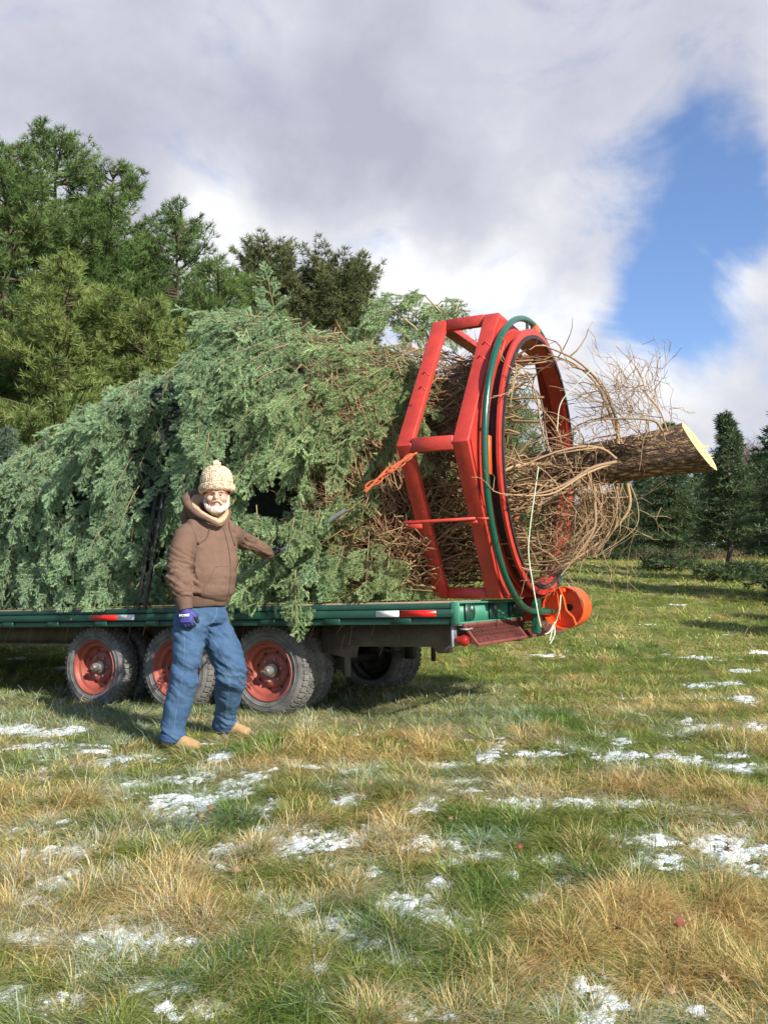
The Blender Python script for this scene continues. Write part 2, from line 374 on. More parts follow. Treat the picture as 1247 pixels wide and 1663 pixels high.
def blobset(lst):
    out = []
    for cx, cy, rx, ry in lst:
        x, y = gpt(cx, cy); x2, _ = gpt(cx + rx, cy); y0 = gpt(cx, cy - ry)[1]; y1 = gpt(cx, cy + ry)[1]
        out.append((x, y, abs(x2 - x), abs(y0 - y1) / 2))
    return np.array(out)
SNOW = blobset([(30,1185,45,8),(100,1190,40,8),(50,1215,30,6),(200,1236,50,8),(150,1225,25,4),(45,1270,35,8),(230,1278,40,16),(330,1262,35,12),(355,1232,20,14),(400,1272,45,20),(300,1300,60,10),(100,1338,22,4),(70,1360,20,7),(90,1385,45,14),(70,1445,25,7),(65,1465,30,5),(105,1422,20,8),(420,1320,25,14),(265,1325,50,8),(250,1352,25,6),(385,1380,30,8),(500,1372,60,14),(460,1352,50,8),(560,1305,20,12),(575,1365,20,18),(600,1420,22,10),(420,1455,20,6),(470,1480,40,10),(540,1500,60,22),(190,1490,25,6),(190,1555,40,14),(215,1575,15,25),(240,1600,30,10),(80,1630,55,14),(15,1620,30,14),(330,1640,50,14),(300,1610,25,10),(410,1560,30,14),(520,1575,25,14),(520,1625,20,14),(590,1540,25,14),
 (650,1470,50,16),(680,1490,40,14),(735,1405,30,8),(710,1435,30,7),(690,1305,25,12),(715,1375,30,6),(690,1365,15,6),(740,1515,35,16),(700,1530,40,12),(640,1560,45,14),(690,1560,30,10),(640,1640,60,14),(725,1650,40,8),(800,1220,18,14),(870,1225,40,5),(735,1245,30,5),(755,1268,20,4),(850,1245,40,5),(1005,1230,30,10),(1005,1208,14,8),(1130,1185,50,8),(1115,1172,25,4),(1225,1182,20,5),(1085,1230,20,6),(1125,1240,20,8),(1200,1250,40,8),(1190,1228,30,5),(1050,1365,50,12),(1080,1405,50,15),(1160,1370,50,12),(1200,1395,50,18),(1205,1345,12,8),(1230,1435,18,6),(890,1400,30,12),(915,1430,25,6),(820,1425,25,5),(870,1460,20,6),(972,1595,30,14),(835,1540,20,6),(1050,1540,14,5),(850,1325,12,5),(1130,1115,30,5),(1190,1110,25,5),(1210,1137,14,6),(1205,1090,20,4),(1140,1070,30,3),(1235,1060,20,3),(900,1065,30,2.5),(100,1085,25,5),(30,1070,20,3),(1100,982,14,1.5),(1140,970,10,1.2)])
DRY = blobset([(195,1350,60,40),(270,1420,75,50),(280,1475,70,40),(490,1330,45,28),(420,1385,35,25),(490,1210,75,26),(650,1290,75,28),(700,1215,40,20),(640,1370,50,35),(1100,1275,80,30),(1000,1270,60,26),(950,1380,45,26),(1000,1510,90,50),(930,1540,70,40),(1050,1480,90,40),(1150,1560,100,60),(1190,1480,70,40),(830,1600,70,40),(780,1650,60,30),(600,1655,40,25),(30,1440,70,60),(110,1510,60,30),(20,1290,40,30),(130,1250,50,20),(1200,1300,60,30),(860,1270,60,25),(130,1300,50,22),(230,1215,40,12),(880,1200,60,20),(1200,1210,60,16),(560,1450,25,15),(1230,1600,60,40),(160,1450,50,25),(340,1500,40,20)])
LUSH = blobset([(780,1340,80,28),(800,1450,50,30),(470,1640,60,30),(620,1510,50,30),(200,1590,20,10),(650,1545,40,20),(350,1330,70,22),(420,1560,50,30),(900,1170,60,20),(960,1430,30,14),(420,1220,60,12),(1040,1060,50,15),(330,1590,60,25),(760,1560,50,20)])
def field(B, x, y, shear=.9, p=1.0):
    m = np.zeros_like(x)
    for bx, by, rx, ry in B:
        dy = (y - by); dx = (x - bx) - shear * .35 * dy
        m = np.maximum(m, np.clip(1.0 - np.hypot(dx / rx, dy / ry) * .62, 0, 1))
    return m
def snowf(x, y):
    s = field(SNOW, x, y)
    n = fbm((x + .5 * y) * 2.6, (y - .2 * x) * 5.2, 4, 31); n2 = fbm(x * 22, y * 26, 3, 77)
    far = np.clip((y - 5) / 4, 0, 1)
    v = np.where(s > 0, s - .30 + 1.35 * n + 1.6 * n2 * np.clip(8 / (y + 2), 0, 1), -1 + 0 * s)
    w = (fbm((x + .5 * y) * 1.7, y * 4.4, 4, 51) - .165 + .75 * n2 * .5) * (np.where((x > 1.2) | (y < 6.2), 1, .0)) - .11 * far
    return np.maximum(v, w * 2.0)

def ground():
    xs = np.concatenate([np.linspace(-300, -14, 30)[:-1], np.linspace(-14, -4.5, 70)[:-1], np.linspace(-4.5, 6, 421), np.linspace(6, 20, 90)[1:], np.linspace(20, 300, 30)[1:]])
    ys = np.concatenate([np.linspace(-60, 1.6, 30)[:-1], np.linspace(1.6, 8, 320), np.linspace(8, 25, 200)[1:], np.linspace(25, 60, 80)[1:], np.linspace(60, 400, 30)[1:]])
    X, Y = np.meshgrid(xs, ys); Z = gh(X, Y)
    dry = fbm(X * .9, Y * .9, 4, 3)
    V = np.stack([X, Y, Z], -1).reshape(-1, 3); nx, ny = len(xs), len(ys)
    i = np.arange(nx * ny).reshape(ny, nx); Q = np.stack([i[:-1, :-1], i[:-1, 1:], i[1:, 1:], i[1:, :-1]], -1).reshape(-1, 4)
    m, nt, bs, out = material('turf_soil')
    tcn = nt.nodes.new('ShaderNodeTexCoord')
    n1 = nt.nodes.new('ShaderNodeTexNoise'); n1.inputs['Scale'].default_value = 1.3; n1.inputs['Detail'].default_value = 9; n1.inputs['Roughness'].default_value = .7
    nt.links.new(tcn.outputs['Object'], n1.inputs['Vector'])
    r = nt.nodes.new('ShaderNodeValToRGB')
    for p, c in ((.36, (.09, .13, .03)), (.50, (.21, .23, .07)), (.64, (.36, .30, .13))):
        q = r.color_ramp.elements.new(p); q.color = (*c, 1)
    r.color_ramp.elements.remove(r.color_ramp.elements[0]); r.color_ramp.elements.remove(r.color_ramp.elements[-1])
    nt.links.new(n1.outputs['Fac'], r.inputs[0])
    n2 = nt.nodes.new('ShaderNodeTexNoise'); n2.inputs['Scale'].default_value = 38; n2.inputs['Detail'].default_value = 6
    nt.links.new(tcn.outputs['Object'], n2.inputs['Vector'])
    mx = nt.nodes.new('ShaderNodeMix'); mx.data_type = 'RGBA'; mx.blend_type = 'MULTIPLY'; mx.inputs[0].default_value = .8
    r2 = nt.nodes.new('ShaderNodeValToRGB'); r2.color_ramp.elements[0].position = .35; r2.color_ramp.elements[0].color = (.3, .3, .28, 1); r2.color_ramp.elements[1].position = .62; r2.color_ramp.elements[1].color = (1, 1, 1, 1)
    nt.links.new(n2.outputs['Fac'], r2.inputs[0]); nt.links.new(r.outputs[0], mx.inputs[6]); nt.links.new(r2.outputs[0], mx.inputs[7])
    nt.links.new(mx.outputs[2], bs.inputs['Base Color']); bs.inputs['Roughness'].default_value = .95; setspec(bs, .1)
    b = nt.nodes.new('ShaderNodeBump'); b.inputs['Strength'].default_value = .9; b.inputs['Distance'].default_value = .03
    nt.links.new(n2.outputs['Fac'], b.inputs['Height']); nt.links.new(b.outputs[0], bs.inputs['Normal'])
    o = link('ground', fastmesh('ground', V, None, Q), m, None, True); tag(o, kind='structure')
ground()

def snow():
    # thin crust of snow lying between the tufts, a separate sheet that rises out of the turf
    G_ = []
    off = 0; Vs = []; Qs = []
    for (x0, x1, y0, y1, st) in ((-3.0, 3.2, 2.2, 5.0, .012), (-4.6, 4.6, 5.0, 8.2, .018), (1.5, 12, 8.2, 17, .04), (-9, -2.5, 8.2, 13, .05)):
        xs = np.arange(x0, x1, st); ys = np.arange(y0, y1, st * 1.3); X, Y = np.meshgrid(xs, ys); s = snowf(X, Y)
        h = np.clip(s, -.06, .25) * .022 + fbm(X * 14, Y * 14, 3, 2) * .014 + fbm(X * 46, Y * 46, 2, 6) * .026
        Z = gh(X, Y) + np.where(s > -.06, h - .001 - .0035 * (1 - np.clip(s * 5, 0, 1)), -.02)
        i = np.arange(X.size).reshape(X.shape); keep = (s > -.05)
        kq = keep[:-1, :-1] | keep[1:, :-1] | keep[:-1, 1:] | keep[1:, 1:]
        Q = np.stack([i[:-1, :-1], i[:-1, 1:], i[1:, 1:], i[1:, :-1]], -1)[kq]
        u, inv = np.unique(Q, return_inverse=True); V = np.stack([X, Y, Z], -1).reshape(-1, 3)[u]
        Vs.append(V); Qs.append(inv.reshape(-1, 4) + off); off += len(V)
    m, nt, bs, out = material('snow_crust')
    bs.inputs['Base Color'].default_value = (.68, .71, .75, 1); bs.inputs['Roughness'].default_value = .7
    n2 = nt.nodes.new('ShaderNodeTexNoise'); n2.inputs['Scale'].default_value = 120; n2.inputs['Detail'].default_value = 4
    tcn = nt.nodes.new('ShaderNodeTexCoord'); nt.links.new(tcn.outputs['Object'], n2.inputs['Vector'])
    b = nt.nodes.new('ShaderNodeBump'); b.inputs['Strength'].default_value = .7; b.inputs['Distance'].default_value = .01
    nt.links.new(n2.outputs['Fac'], b.inputs['Height']); nt.links.new(b.outputs[0], bs.inputs['Normal'])
    o = link('snow', fastmesh('snow', np.concatenate(Vs), None, np.concatenate(Qs)), m, None, True)
    tag(o, 'thin crust of white snow lying in patches between grass tufts', 'snow', kind='stuff')
snow()

def blades(x, y, L, w, az, lean, droop, col, segs=3):
    n = len(x); z = gh(x, y) - .006
    d = np.stack([np.cos(az), np.sin(az)], 1); side = np.stack([-np.sin(az), np.cos(az)], 1)
    ts = [0, .4, .75, 1.0] if segs == 3 else [0, .55, 1.0]
    V = []; lev = []
    for t in ts:
        hor = L * (np.sin(lean) * t + droop * t * t * .55); up = L * (np.cos(lean) * t - droop * t ** 2.2 * .45)
        up = np.maximum(up, .004)
        p = np.stack([x + d[:, 0] * hor, y + d[:, 1] * hor, z + up], 1); lev.append((t, p))
    per = []
    for t, p in lev[:-1]:
        ww = w * (1 - .55 * t) / 2; s3 = np.concatenate([side * ww[:, None], np.zeros((n, 1))], 1)
        per += [p - s3, p + s3]
    per.append(lev[-1][1]); k = len(per)
    V = np.stack(per, 1).reshape(-1, 3); b = (np.arange(n) * k)[:, None]
    T = []
    for i in range(len(ts) - 2):
        T += [b + [2 * i, 2 * i + 1, 2 * i + 3], b + [2 * i, 2 * i + 3, 2 * i + 2]]
    T.append(b + [k - 3, k - 2, k - 1])
    return V, np.concatenate(T), np.repeat(col, k, 0)

def grass():
    Vs, Ts, Cs, off = [], [], [], 0
    zones = [(2.15, 3.6, 160000, .0026, .088, 3), (3.6, 5.2, 170000, .0034, .085, 3), (5.2, 7.5, 150000, .0045, .09, 2), (7.5, 11, 110000, .007, .10, 2), (11, 18, 90000, .012, .12, 2), (18, 42, 90000, .03, .18, 2)]
    for y0, y1, n, w0, L0, sg in zones:
        y = np.sqrt(rng.uniform(y0 ** 2, y1 ** 2, n)); hw = y * .455 + .5
        x = rng.uniform(-1, 1, n) * (hw + .35)
        if y0 >= 7.5:
            x = np.where(x < -.3 * y, x, x)
        # gather into little tufts
        cs = .09 + .02 * y; cx = np.floor(x / cs); cy = np.floor(y / cs)
        jx = (cx + .15 + .7 * hash2(cx, cy, 3)) * cs; jy = (cy + .15 + .7 * hash2(cx, cy, 4)) * cs
        g = (hash2(cx, cy, 5) > .45) * rng.uniform(.1, .65, n)
        ox = x - jx; oy = y - jy; x = x + (jx - x) * g; y = y + (jy - y) * g
        s = snowf(x, y); dry = np.clip(field(DRY, x, y, 0) - .22 + .5 * fbm(x * 5, y * 6, 2, 88), 0, 1); lush = field(LUSH, x, y, 0)
        keep = rng.random(n) < np.clip(1.0 - 2.4 * np.clip(s + .04, 0, 1), .36, 1)
        dn = fbm(x * 1.1, y * 1.5, 4, 21) + .6 * fbm(x * 6, y * 8, 2, 22)
        dryness = np.clip(.19 + 2.2 * dn + .34 * np.clip(dry * 1.6, 0, 1) - .55 * lush - .12 * (y > 9), 0, 1)
        isdry = rng.random(n) < dryness
        tall = np.clip(dry * 1.9 - .25, 0, 1) + .5 * np.clip(fbm(x * 2.1, y * 2.1, 2, 61) * 4 - .5, 0, 1) + .5 * np.clip(lush * 1.5 - .3, 0, 1)
        L = .88 * L0 * rng.lognormal(0, .32, n) * (1 + .8 * tall * rng.uniform(.2, 1, n))
        L = L * np.where(s > 0, .85, 1.0)
        w = w0 * rng.uniform(.6, 1.3, n)
        comb = 4.2 + 2.5 * fbm(x * .8, y * .8, 2, 71)
        az = np.where(rng.random(n) < .5, comb + rng.normal(0, .8, n), np.arctan2(oy, ox) + rng.normal(0, .5, n))
        lean = np.clip(rng.normal(.95, .33, n) - .30 * tall, .1, 1.45); droop = rng.uniform(.3, 1.1, n)
        r = rng.random(n)[:, None]; q = rng.uniform(.7, 1.3, n)[:, None]
        green = np.array([.13, .19, .035]) * (1 - r) + np.array([.29, .32, .085]) * r
        green = np.where((lush > .3)[:, None], green * [.75, .95, .95], green)
        drc = np.where(rng.random(n)[:, None] < .32, np.array([.50, .33, .13]), np.array([.70, .55, .25])) * (1 - r * .2)
        c = np.minimum(np.where(isdry[:, None], drc, green) * q * 1.22, .85)
        fr = ((s > -.22) & (rng.random(n) < .55 + s) & (y < 9))[:, None]; c = np.where(fr, c * .45 + np.array([.62, .68, .62]) * .55, c)
        if y0 > 9: c = (c * .75 + np.array([.20, .23, .065]) * .25) * 1.2
        kk = keep
        V, T, C = blades(x[kk], y[kk], L[kk], w[kk], az[kk], lean[kk], droop[kk], c[kk], sg)
        Vs.append(V); Ts.append(T + off); Cs.append(C); off += len(V)
    # dry tussocks: long arching straw radiating from many crowns
    for B, nt_, Lm, dryp in ((DRY, 6, .125, .74), (LUSH, 5, .13, .12)):
        for bx, by, rx, ry in B:
            for k in range(nt_):
                a = rng.uniform(0, 2 * pi); q = math.sqrt(rng.random()); tx = bx + cos(a) * rx * q * .85; ty = by + sin(a) * ry * q * .85
                n = int(80 * min(1.6, max(.6, 4 / by)))
                x = tx + rng.normal(0, .035, n); y = ty + rng.normal(0, .035, n)
                az = np.arctan2(y - ty, x - tx) * .7 + rng.normal(0, .6, n) + .3; L = rng.uniform(.5, 1.15, n) * Lm * rng.uniform(.8, 1.25)
                r = rng.random(n)[:, None]
                straw = np.where(rng.random(n)[:, None] < .35, np.array([.54, .34, .14]), np.array([.76, .60, .29])) * (.75 + .4 * r)
                gr = (np.array([.10, .17, .03]) * (1 - r) + np.array([.21, .26, .06]) * r)
                c = np.where(rng.random(n)[:, None] < dryp, straw, gr)
                V, T, C = blades(x, y, L, .0008 * by * rng.uniform(.7, 1.3, n), az, np.clip(rng.normal(.65, .32, n), 0, 1.3), rng.uniform(.5, 1.2, n), c, 3)
                Vs.append(V); Ts.append(T + off); Cs.append(C); off += len(V)
    o = link('grass', fastmesh('grass', np.concatenate(Vs), np.concatenate(Ts), None, np.concatenate(Cs)), M_grass)
    tag(o, 'rough pasture grass, green blades mixed with straw-coloured dry tufts', 'grass', kind='stuff')
grass()

# ------------------------------------------------------------------ conifers
def tufts(P, D, l, w, n, col, spread=.6, flat=None):
    """P base points, D main directions; n thin needle blades per tuft"""
    m = len(P); l = np.broadcast_to(l, (m,)); idx = np.repeat(np.arange(m), n)
    d = D[idx] + rng.normal(0, spread, (m * n, 3))
    if flat is not None: d = d - flat[idx] * (np.sum(d * flat[idx], 1) * .6)[:, None]
    d /= np.linalg.norm(d, axis=1)[:, None]
    s = np.cross(d, rng.normal(0, 1, (m * n, 3))); s /= np.linalg.norm(s, axis=1)[:, None] + 1e-9
    L = (l[idx] * rng.uniform(.6, 1.15, m * n))[:, None]; b = P[idx]
    ww = w * .5
    V = np.stack([b - s * ww * .6, b + s * ww * .6, b + d * L * .6 + s * ww, b + d * L], 1)
    V2 = V.reshape(-1, 3); k = (np.arange(m * n) * 4)[:, None]
    T = np.concatenate([k + [0, 1, 2], k + [0, 2, 3]])
    c = np.repeat(col[idx] * rng.uniform(.8, 1.2, (m * n, 1)), 4, 0)
    return V2, T, c

def conifer(name, base, H, rad, kind, label, group, seed, nb=70, tl=.22, tw=.022, nn=8, colr=((.07, .12, .03), (.14, .19, .05)), bare=.12, dens=1.0, faces=None, lean=(0, 0)):
    r = np.random.default_rng(seed); root = empty(name, base); tag(root, label, 'tree', group)
    tg = G(); tr = .012 * H + .03
    hs = np.linspace(0, H * .97, 10); wob = r.normal(0, .008 * H, (10, 2)); wob[0] = 0
    TP = np.stack([wob[:, 0] + lean[0] * hs / H, wob[:, 1] + lean[1] * hs / H, hs], 1)
    tg.tube(TP, tr * (1 - hs / H * .93), 8)
    tg.build('trunk', M_ptrunk, root, smooth=True)
    bg_, P, D, C, FL = G(), [], [], [], []
    for i in range(nb):
        u = (i + r.random()) / nb
        h = bare * H + (H * (1 - bare)) * (u ** .9) * .985
        f = h / H; R = rad * prof(kind, f) * (r.uniform(.72, 1.12) if kind != 'fir' else r.uniform(.55, 1.2))
        if kind == 'fir' and .10 < f < .24 and r.random() < .6: continue
        if kind == 'white' : az = r.uniform(0, 2 * pi)
        else: az = i * 2.399 + r.uniform(-.3, .3)
        tcx = np.array([np.interp(h, hs, TP[:, 0]), np.interp(h, hs, TP[:, 1]), h])
        if kind == 'white': rise = (.05 + .75 * f ** 2) * R
        elif kind == 'red': rise = (.25 + .5 * f) * R
        else: rise = (-.12 + .55 * f ** 1.5) * R
        o = np.array([cos(az), sin(az), 0.])
        end = tcx + o * R + np.array([0, 0, rise])
        ts = np.linspace(0, 1, 6); sag = -.10 * R * np.sin(ts * pi) if kind != 'fir' else .05 * R * np.sin(ts * pi)
        BP = tcx + np.outer(ts, end - tcx); BP[:, 2] += sag
        bg_.tube(BP, np.linspace(.010 * H * .22 + R * .012, .006, 6), 4, cap=False, col=(.09, .06, .042))
        L = np.linalg.norm(end - tcx); side = np.array([-o[1], o[0], 0.])
        bc = np.array(colr[0]) + (np.array(colr[1]) - np.array(colr[0])) * r.random()
        ns = max(4, int(L / (.24 if kind != 'fir' else .17) * dens))
        for j in range(ns):
            t = .25 + .75 * (j + r.random()) / ns if kind != 'fir' else .08 + .92 * (j + r.random()) / ns
            if kind == 'white' and f < .5: t = .45 + .55 * (j + r.random()) / ns
            p = BP[0] + (BP[-1] - BP[0]) * t; p[2] += -.10 * R * sin(t * pi) if kind != 'fir' else .05 * R * sin(t * pi)
            sl_ = (1.02 - t) * L * (.48 if kind != 'fir' else .55) + .12
            for sg in (-1, 1):
                dd = nrm(o * .75 + side * sg * r.uniform(.6, 1.1) + np.array([0, 0, r.uniform(-.05, .25 if kind == 'white' else .1)]))
                nt_ = max(1, int(sl_ / (tl * (.46 if kind != 'fir' else .62))))
                for q in range(nt_):
                    pp = p + dd * sl_ * (q + .6) / nt_ + r.normal(0, .03, 3)
                    P.append(pp); D.append(dd * .6 + np.array([0, 0, .55 if kind != 'fir' else .12])); C.append(bc * r.uniform(.8, 1.25))
                bg_.tube([p, p + dd * sl_ * .9], [.008, .003], 3, cap=False, col=(.10, .07, .045))
        P.append(end); D.append(o * .6 + np.array([0, 0, .6])); C.append(bc * 1.1)
    if kind == 'white':   # dead lower twigs
        for i in range(50):
            h = r.uniform(.05, .55) * H; az = r.uniform(0, 2 * pi); o = np.array([cos(az), sin(az), r.uniform(-.25, .15)])
            tc_ = np.array([np.interp(h, hs, TP[:, 0]), np.interp(h, hs, TP[:, 1]), h]); q = [tc_]
            for k in range(4): q.append(q[-1] + o * rad * r.uniform(.08, .22) + r.normal(0, .06, 3))
            bg_.tube(q, np.linspace(.018, .004, 5), 3, cap=False, col=(.17, .125, .09))
    P.append(TP[-1] + [0, 0, .0]); D.append(np.array([0, 0, 1.])); C.append(np.array(colr[1]))
    for k in range(8):
        P.append(TP[-1] + np.array([0, 0, (k / 8 - .6) * .05 * H])); D.append(np.array([r.normal(0, .4), r.normal(0, .4), 1.])); C.append(np.array(colr[1]) * r.uniform(.8, 1.1))
    bg_.build('branches', M_twig, root, col=True, fix=False)
    P = np.array(P); D = np.array(D); C = np.array(C)
    V, T, cc = tufts(P, D, tl, tw, nn, C, spread=.55 if kind != 'fir' else .5)
    link('crown', fastmesh('crown', V, T, None, cc), M_pine, root)
    return root

def prof(kind, f):
    if kind == 'white': return (1 - f) ** .62 * (.55 + .75 * min(1, f / .35)) * 1.0 + .03
    if kind == 'red': return math.sqrt(max(0, 1 - ((f - .62) / .42) ** 2)) * .95 + .08 if f > .2 else .35
    return (1 - f) ** .95 * min(1, .7 + f * 2.0) * 1.1 + .012

def copy_tree(root, loc, rz, sc, label):
    c = root.copy(); COL.objects.link(c); c.location = loc; c.rotation_euler = (0, 0, rz); c.scale = (sc[0], sc[0], sc[1]); c['label'] = label
    for ch in root.children:
        d = ch.copy(); COL.objects.link(d); d.parent = c
    return c

def tree_at(px, apex, Y):
    X = (px - CX) / F * Y * 1.003; g = float(gh(X, Y, False)); top = W(px, apex, Y)[2]
    return (X, Y, g - .05), top - g

GP = 'white pines behind the trailer'
WC = ((.075, .135, .036), (.17, .245, .072))
def wp(px, apex, Y, rad, seed, label, **k):
    b, H = tree_at(px, apex + 24, Y); return conifer('white_pine', b, H, rad, 'white', label, GP, seed, nb=int(k.pop('nb', 95) * 1.3), tl=.19, tw=.017, nn=14, colr=k.pop('colr', WC), **k)
w1 = wp(75, 192, 21, 3.1, 1, 'tallest white pine, highest crown against the grey sky at the far left', nb=120)
w2 = wp(0, 205, 19.5, 2.6, 2, 'white pine cut by the left picture edge beside the tallest pine', nb=105)
w3 = wp(165, 245, 22, 2.8, 3, 'broad white pine forming the right shoulder of the tallest pine', nb=110)
w4 = wp(287, 312, 22, 2.6, 4, 'slender white pine with a narrow pointed top, right of the tall pines', nb=100)
w5 = wp(352, 415, 20.5, 2.5, 5, 'low bushy white pine just above the cut tree, below the slender pine', nb=80)
w6 = wp(230, 470, 17.8, 2.2, 8, 'low white pine with yellow-green boughs in front of the tall pines', nb=80, colr=((.14, .19, .05), (.24, .29, .085)))
w7 = wp(95, 400, 17.0, 2.3, 9, 'low white pine with layered boughs above the left end of the cut tree', nb=85, colr=((.13, .185, .045), (.23, .28, .08)))
RC = ((.085, .11, .04), (.17, .18, .07))
def rp(px, apex, Y, rad, seed, label):
    b, H = tree_at(px, apex, Y); return conifer('red_pine', b, H, rad, 'red', label, 'red pines behind the cut tree', seed, nb=140, tl=.18, tw=.019, nn=15, dens=1.5, colr=RC, bare=.2)
rp(430, 400, 24, 1.25, 11, 'round-topped dark pine rising left of the other round pine')
rp(545, 430, 24, 1.55, 12, 'round-topped dark pine rising behind the highest point of the cut tree')
# second row that closes the wood behind
for i, (px, ap, Y, s) in enumerate(((20, 330, 27, .9), (130, 380, 27, 1.0), (240, 400, 28, .9), (330, 480, 28, .8), (400, 500, 27, .8), (490, 520, 28, .75))):
    b, H = tree_at(px, ap, Y); hw_ = (w1, w3, w4)[i % 3]; h0 = (tree_at(75, 192, 21)[1], tree_at(165, 245, 22)[1], tree_at(287, 312, 22)[1])[i % 3]
    copy_tree(hw_, b, 1.3 * i + .7, (1.0, H / h0), 'white pine deep in the wood, hidden among its neighbours')
FC = ((.050, .085, .036), (.105, .155, .062))
GF = 'firs standing in the field on the right'
def fir(px, apex, Y, rad, seed, label, nb=150, **k):
    b, H = tree_at(px, apex, Y); return conifer('fir_tree', b, H, rad, 'fir', label, GF, seed, nb=nb, tl=k.pop('tl', .15), tw=.024, nn=8, colr=k.pop('colr', FC), bare=k.pop('bare', .02), **k)
f1 = fir(1184, 668, 21, 1.15, 21, 'pointed dark fir standing just right of the sawn trunk end', nb=150)
f2 = fir(1090, 684, 25, 1.35, 22, 'dark fir whose tip shows above the trunk, low part below it', nb=170)
f3 = fir(1300, 590, 17, 1.55, 23, 'large dark fir cut off by the right picture edge', nb=150)
f4 = fir(1010, 770, 33, 1.5, 24, 'mid-green fir seen through the loose branches under the trunk', nb=120, tl=.2)
f5 = fir(1140, 740, 34, 1.8, 25, 'fir in the gap between the two nearest firs, further back', nb=120, tl=.2)
f6 = fir(955, 800, 40, 1.7, 26, 'far fir showing just right of the red ring', nb=110, tl=.22, colr=((.07, .11, .05), (.13, .18, .08)))
for i, (px, ap, Y, s, lab) in enumerate(((1045, 765, 37, 1.3, 'far fir behind the one under the trunk'), (1235, 735, 36, 1.4, 'far fir between the pointed fir and the edge fir'), (900, 800, 44, 1.5, 'far fir hidden behind the red ring'), (1290, 720, 42, 1.5, 'far fir behind the edge fir'), (985, 800, 46, 1.4, 'farthest fir seen through the branch tangle'),
        (1165, 770, 44, 1.7, 'farthest fir behind the pointed fir'), (1075, 790, 45, 1.6, 'farthest fir behind the fir under the trunk'), (850, 790, 40, 1.6, 'far fir seen through the red ring'), (800, 780, 42, 1.6, 'far fir behind the branches inside the ring'))):
    b, H = tree_at(px, ap, Y); src, h0 = ((f4, tree_at(1010, 770, 33)[1]), (f5, tree_at(1140, 740, 34)[1]), (f6, tree_at(955, 800, 40)[1]))[i % 3]
    copy_tree(src, b, i * 1.1, (s, H / h0), lab)
b, H = tree_at(6, 690, 13.5); conifer('young_spruce', b, H, .75, 'fir', 'small grey-green spruce at the left edge above the cut tree', None, 31, nb=90, tl=.12, tw=.016, nn=8, colr=((.10, .15, .10), (.16, .21, .14)))
# trees outside the frame on the sunward side whose shade lies across the field
for i, (x, y, s) in enumerate(((10.3, 8.3, 1.0), (12.0, 8.8, 1.1), (13.6, 8.0, 1.0), (17.5, 10, 1.1))):
    copy_tree(f1, (x, y, float(gh(x, y)) - .05), i, (1.5 * s, 1.25 * s), 'fir standing outside the picture to the right of the trailer')

def brush(px, py, Yd, n, h, w, label):
    x0, y0 = gpt(px, py); root = G()
    for i in range(n):
        a = rng.uniform(0, 2 * pi); q = rng.random() ** .5 * w; x = x0 + cos(a) * q; y = y0 + sin(a) * q * .5; z = float(gh(x, y))
        p = [np.array([x, y, z - .03])]; d = np.array([rng.normal(0, .35), rng.normal(0, .35), 1.])
        for k in range(4): p.append(p[-1] + d * h / 4 * rng.uniform(.6, 1.2)); d = d + rng.normal(0, .22, 3)
        c = np.array([.17, .11, .065]) * rng.uniform(.6, 1.3)
        root.tube(p, np.linspace(.012, .004, 5), 3, cap=False, col=c)
        for k in (1, 2, 3):
            e_ = p[k] + np.array([rng.normal(0, .12), rng.normal(0, .12), rng.uniform(.05, .2)]) * h
            root.tube([p[k], e_], [.007, .003], 3, cap=False, col=c)
    o = root.build('dry_weeds', M_twig, col=True, fix=False); tag(o, label, 'weeds', kind='stuff')
brush(1130, 912, 0, 160, .5, 2.6, 'brown dry weed stalks around the feet of the field firs')
brush(985, 902, 0, 200, .8, 3.2, 'brown brush along the far field edge under the trunk')
brush(1230, 905, 0, 120, .6, 2.6, 'brown weeds at the far field edge by the right picture side')
def bare_tree(px, apex, Y, R):
    b, H = tree_at(px, apex, Y); root = empty('bare_tree', b); tag(root, 'distant leafless tree with a brown twiggy crown between the right firs', 'tree')
    g = G(); g.tube([(0, 0, 0), (.1, 0, H * .4), (0, .1, H * .8)], [.2, .14, .05], 7); g.build('trunk', M_ptrunk, root, smooth=True)
    t = G(); c = (.20, .14, .12)
    for i in range(170):
        a = rng.uniform(0, 2 * pi); h = rng.uniform(.35, .8) * H; q = [np.array([0, 0, h])]; d = np.array([cos(a) * .6, sin(a) * .6, .7]); l = (H - h * .9) * .3
        for k in range(3): q.append(q[-1] + d * l * rng.uniform(.5, 1)); d = nrm(d + rng.normal(0, .35, 3))
        t.tube(q, [.03, .02, .014, .008], 3, cap=False, col=c)
        for k in (1, 2, 3):
            for z in range(3): t.tube([q[k], q[k] + rng.normal(0, .35, 3) + [0, 0, .3]], [.012, .006], 3, cap=False, col=c)
    t.build('twigs', M_twig, root, col=True, fix=False)
bare_tree(1216, 712, 60, 2.0)

# ------------------------------------------------------------------ frames of the trailer and of what stands on it
A = .4655; PIT = .0305; ROL = -.013
t_ = np.array([cos(A), -sin(A), 0]); V_ = np.array([sin(A), cos(A), 0]); U_ = np.array([0, 0, 1.])
O_ = np.array([.514, 6.137, CAMZ - .165])
tt = t_ * cos(PIT) + U_ * sin(PIT); vv = nrm(V_ * cos(ROL) + U_ * sin(ROL)); ww = nrm(np.cross(tt, vv))
RT = Matrix([[tt[i], vv[i], ww[i]] for i in range(3)]); RB = Matrix([[t_[i], V_[i], U_[i]] for i in range(3)])
RTn = np.array(RT); RBn = np.array(RB)
def Tw(o, v, w): return O_ + RTn @ np.array([o, v, w])
def to_trailer(P): return RTn.T @ (np.asarray(P) - O_)
def to_baler(P): return RBn.T @ (np.asarray(P) - O_)

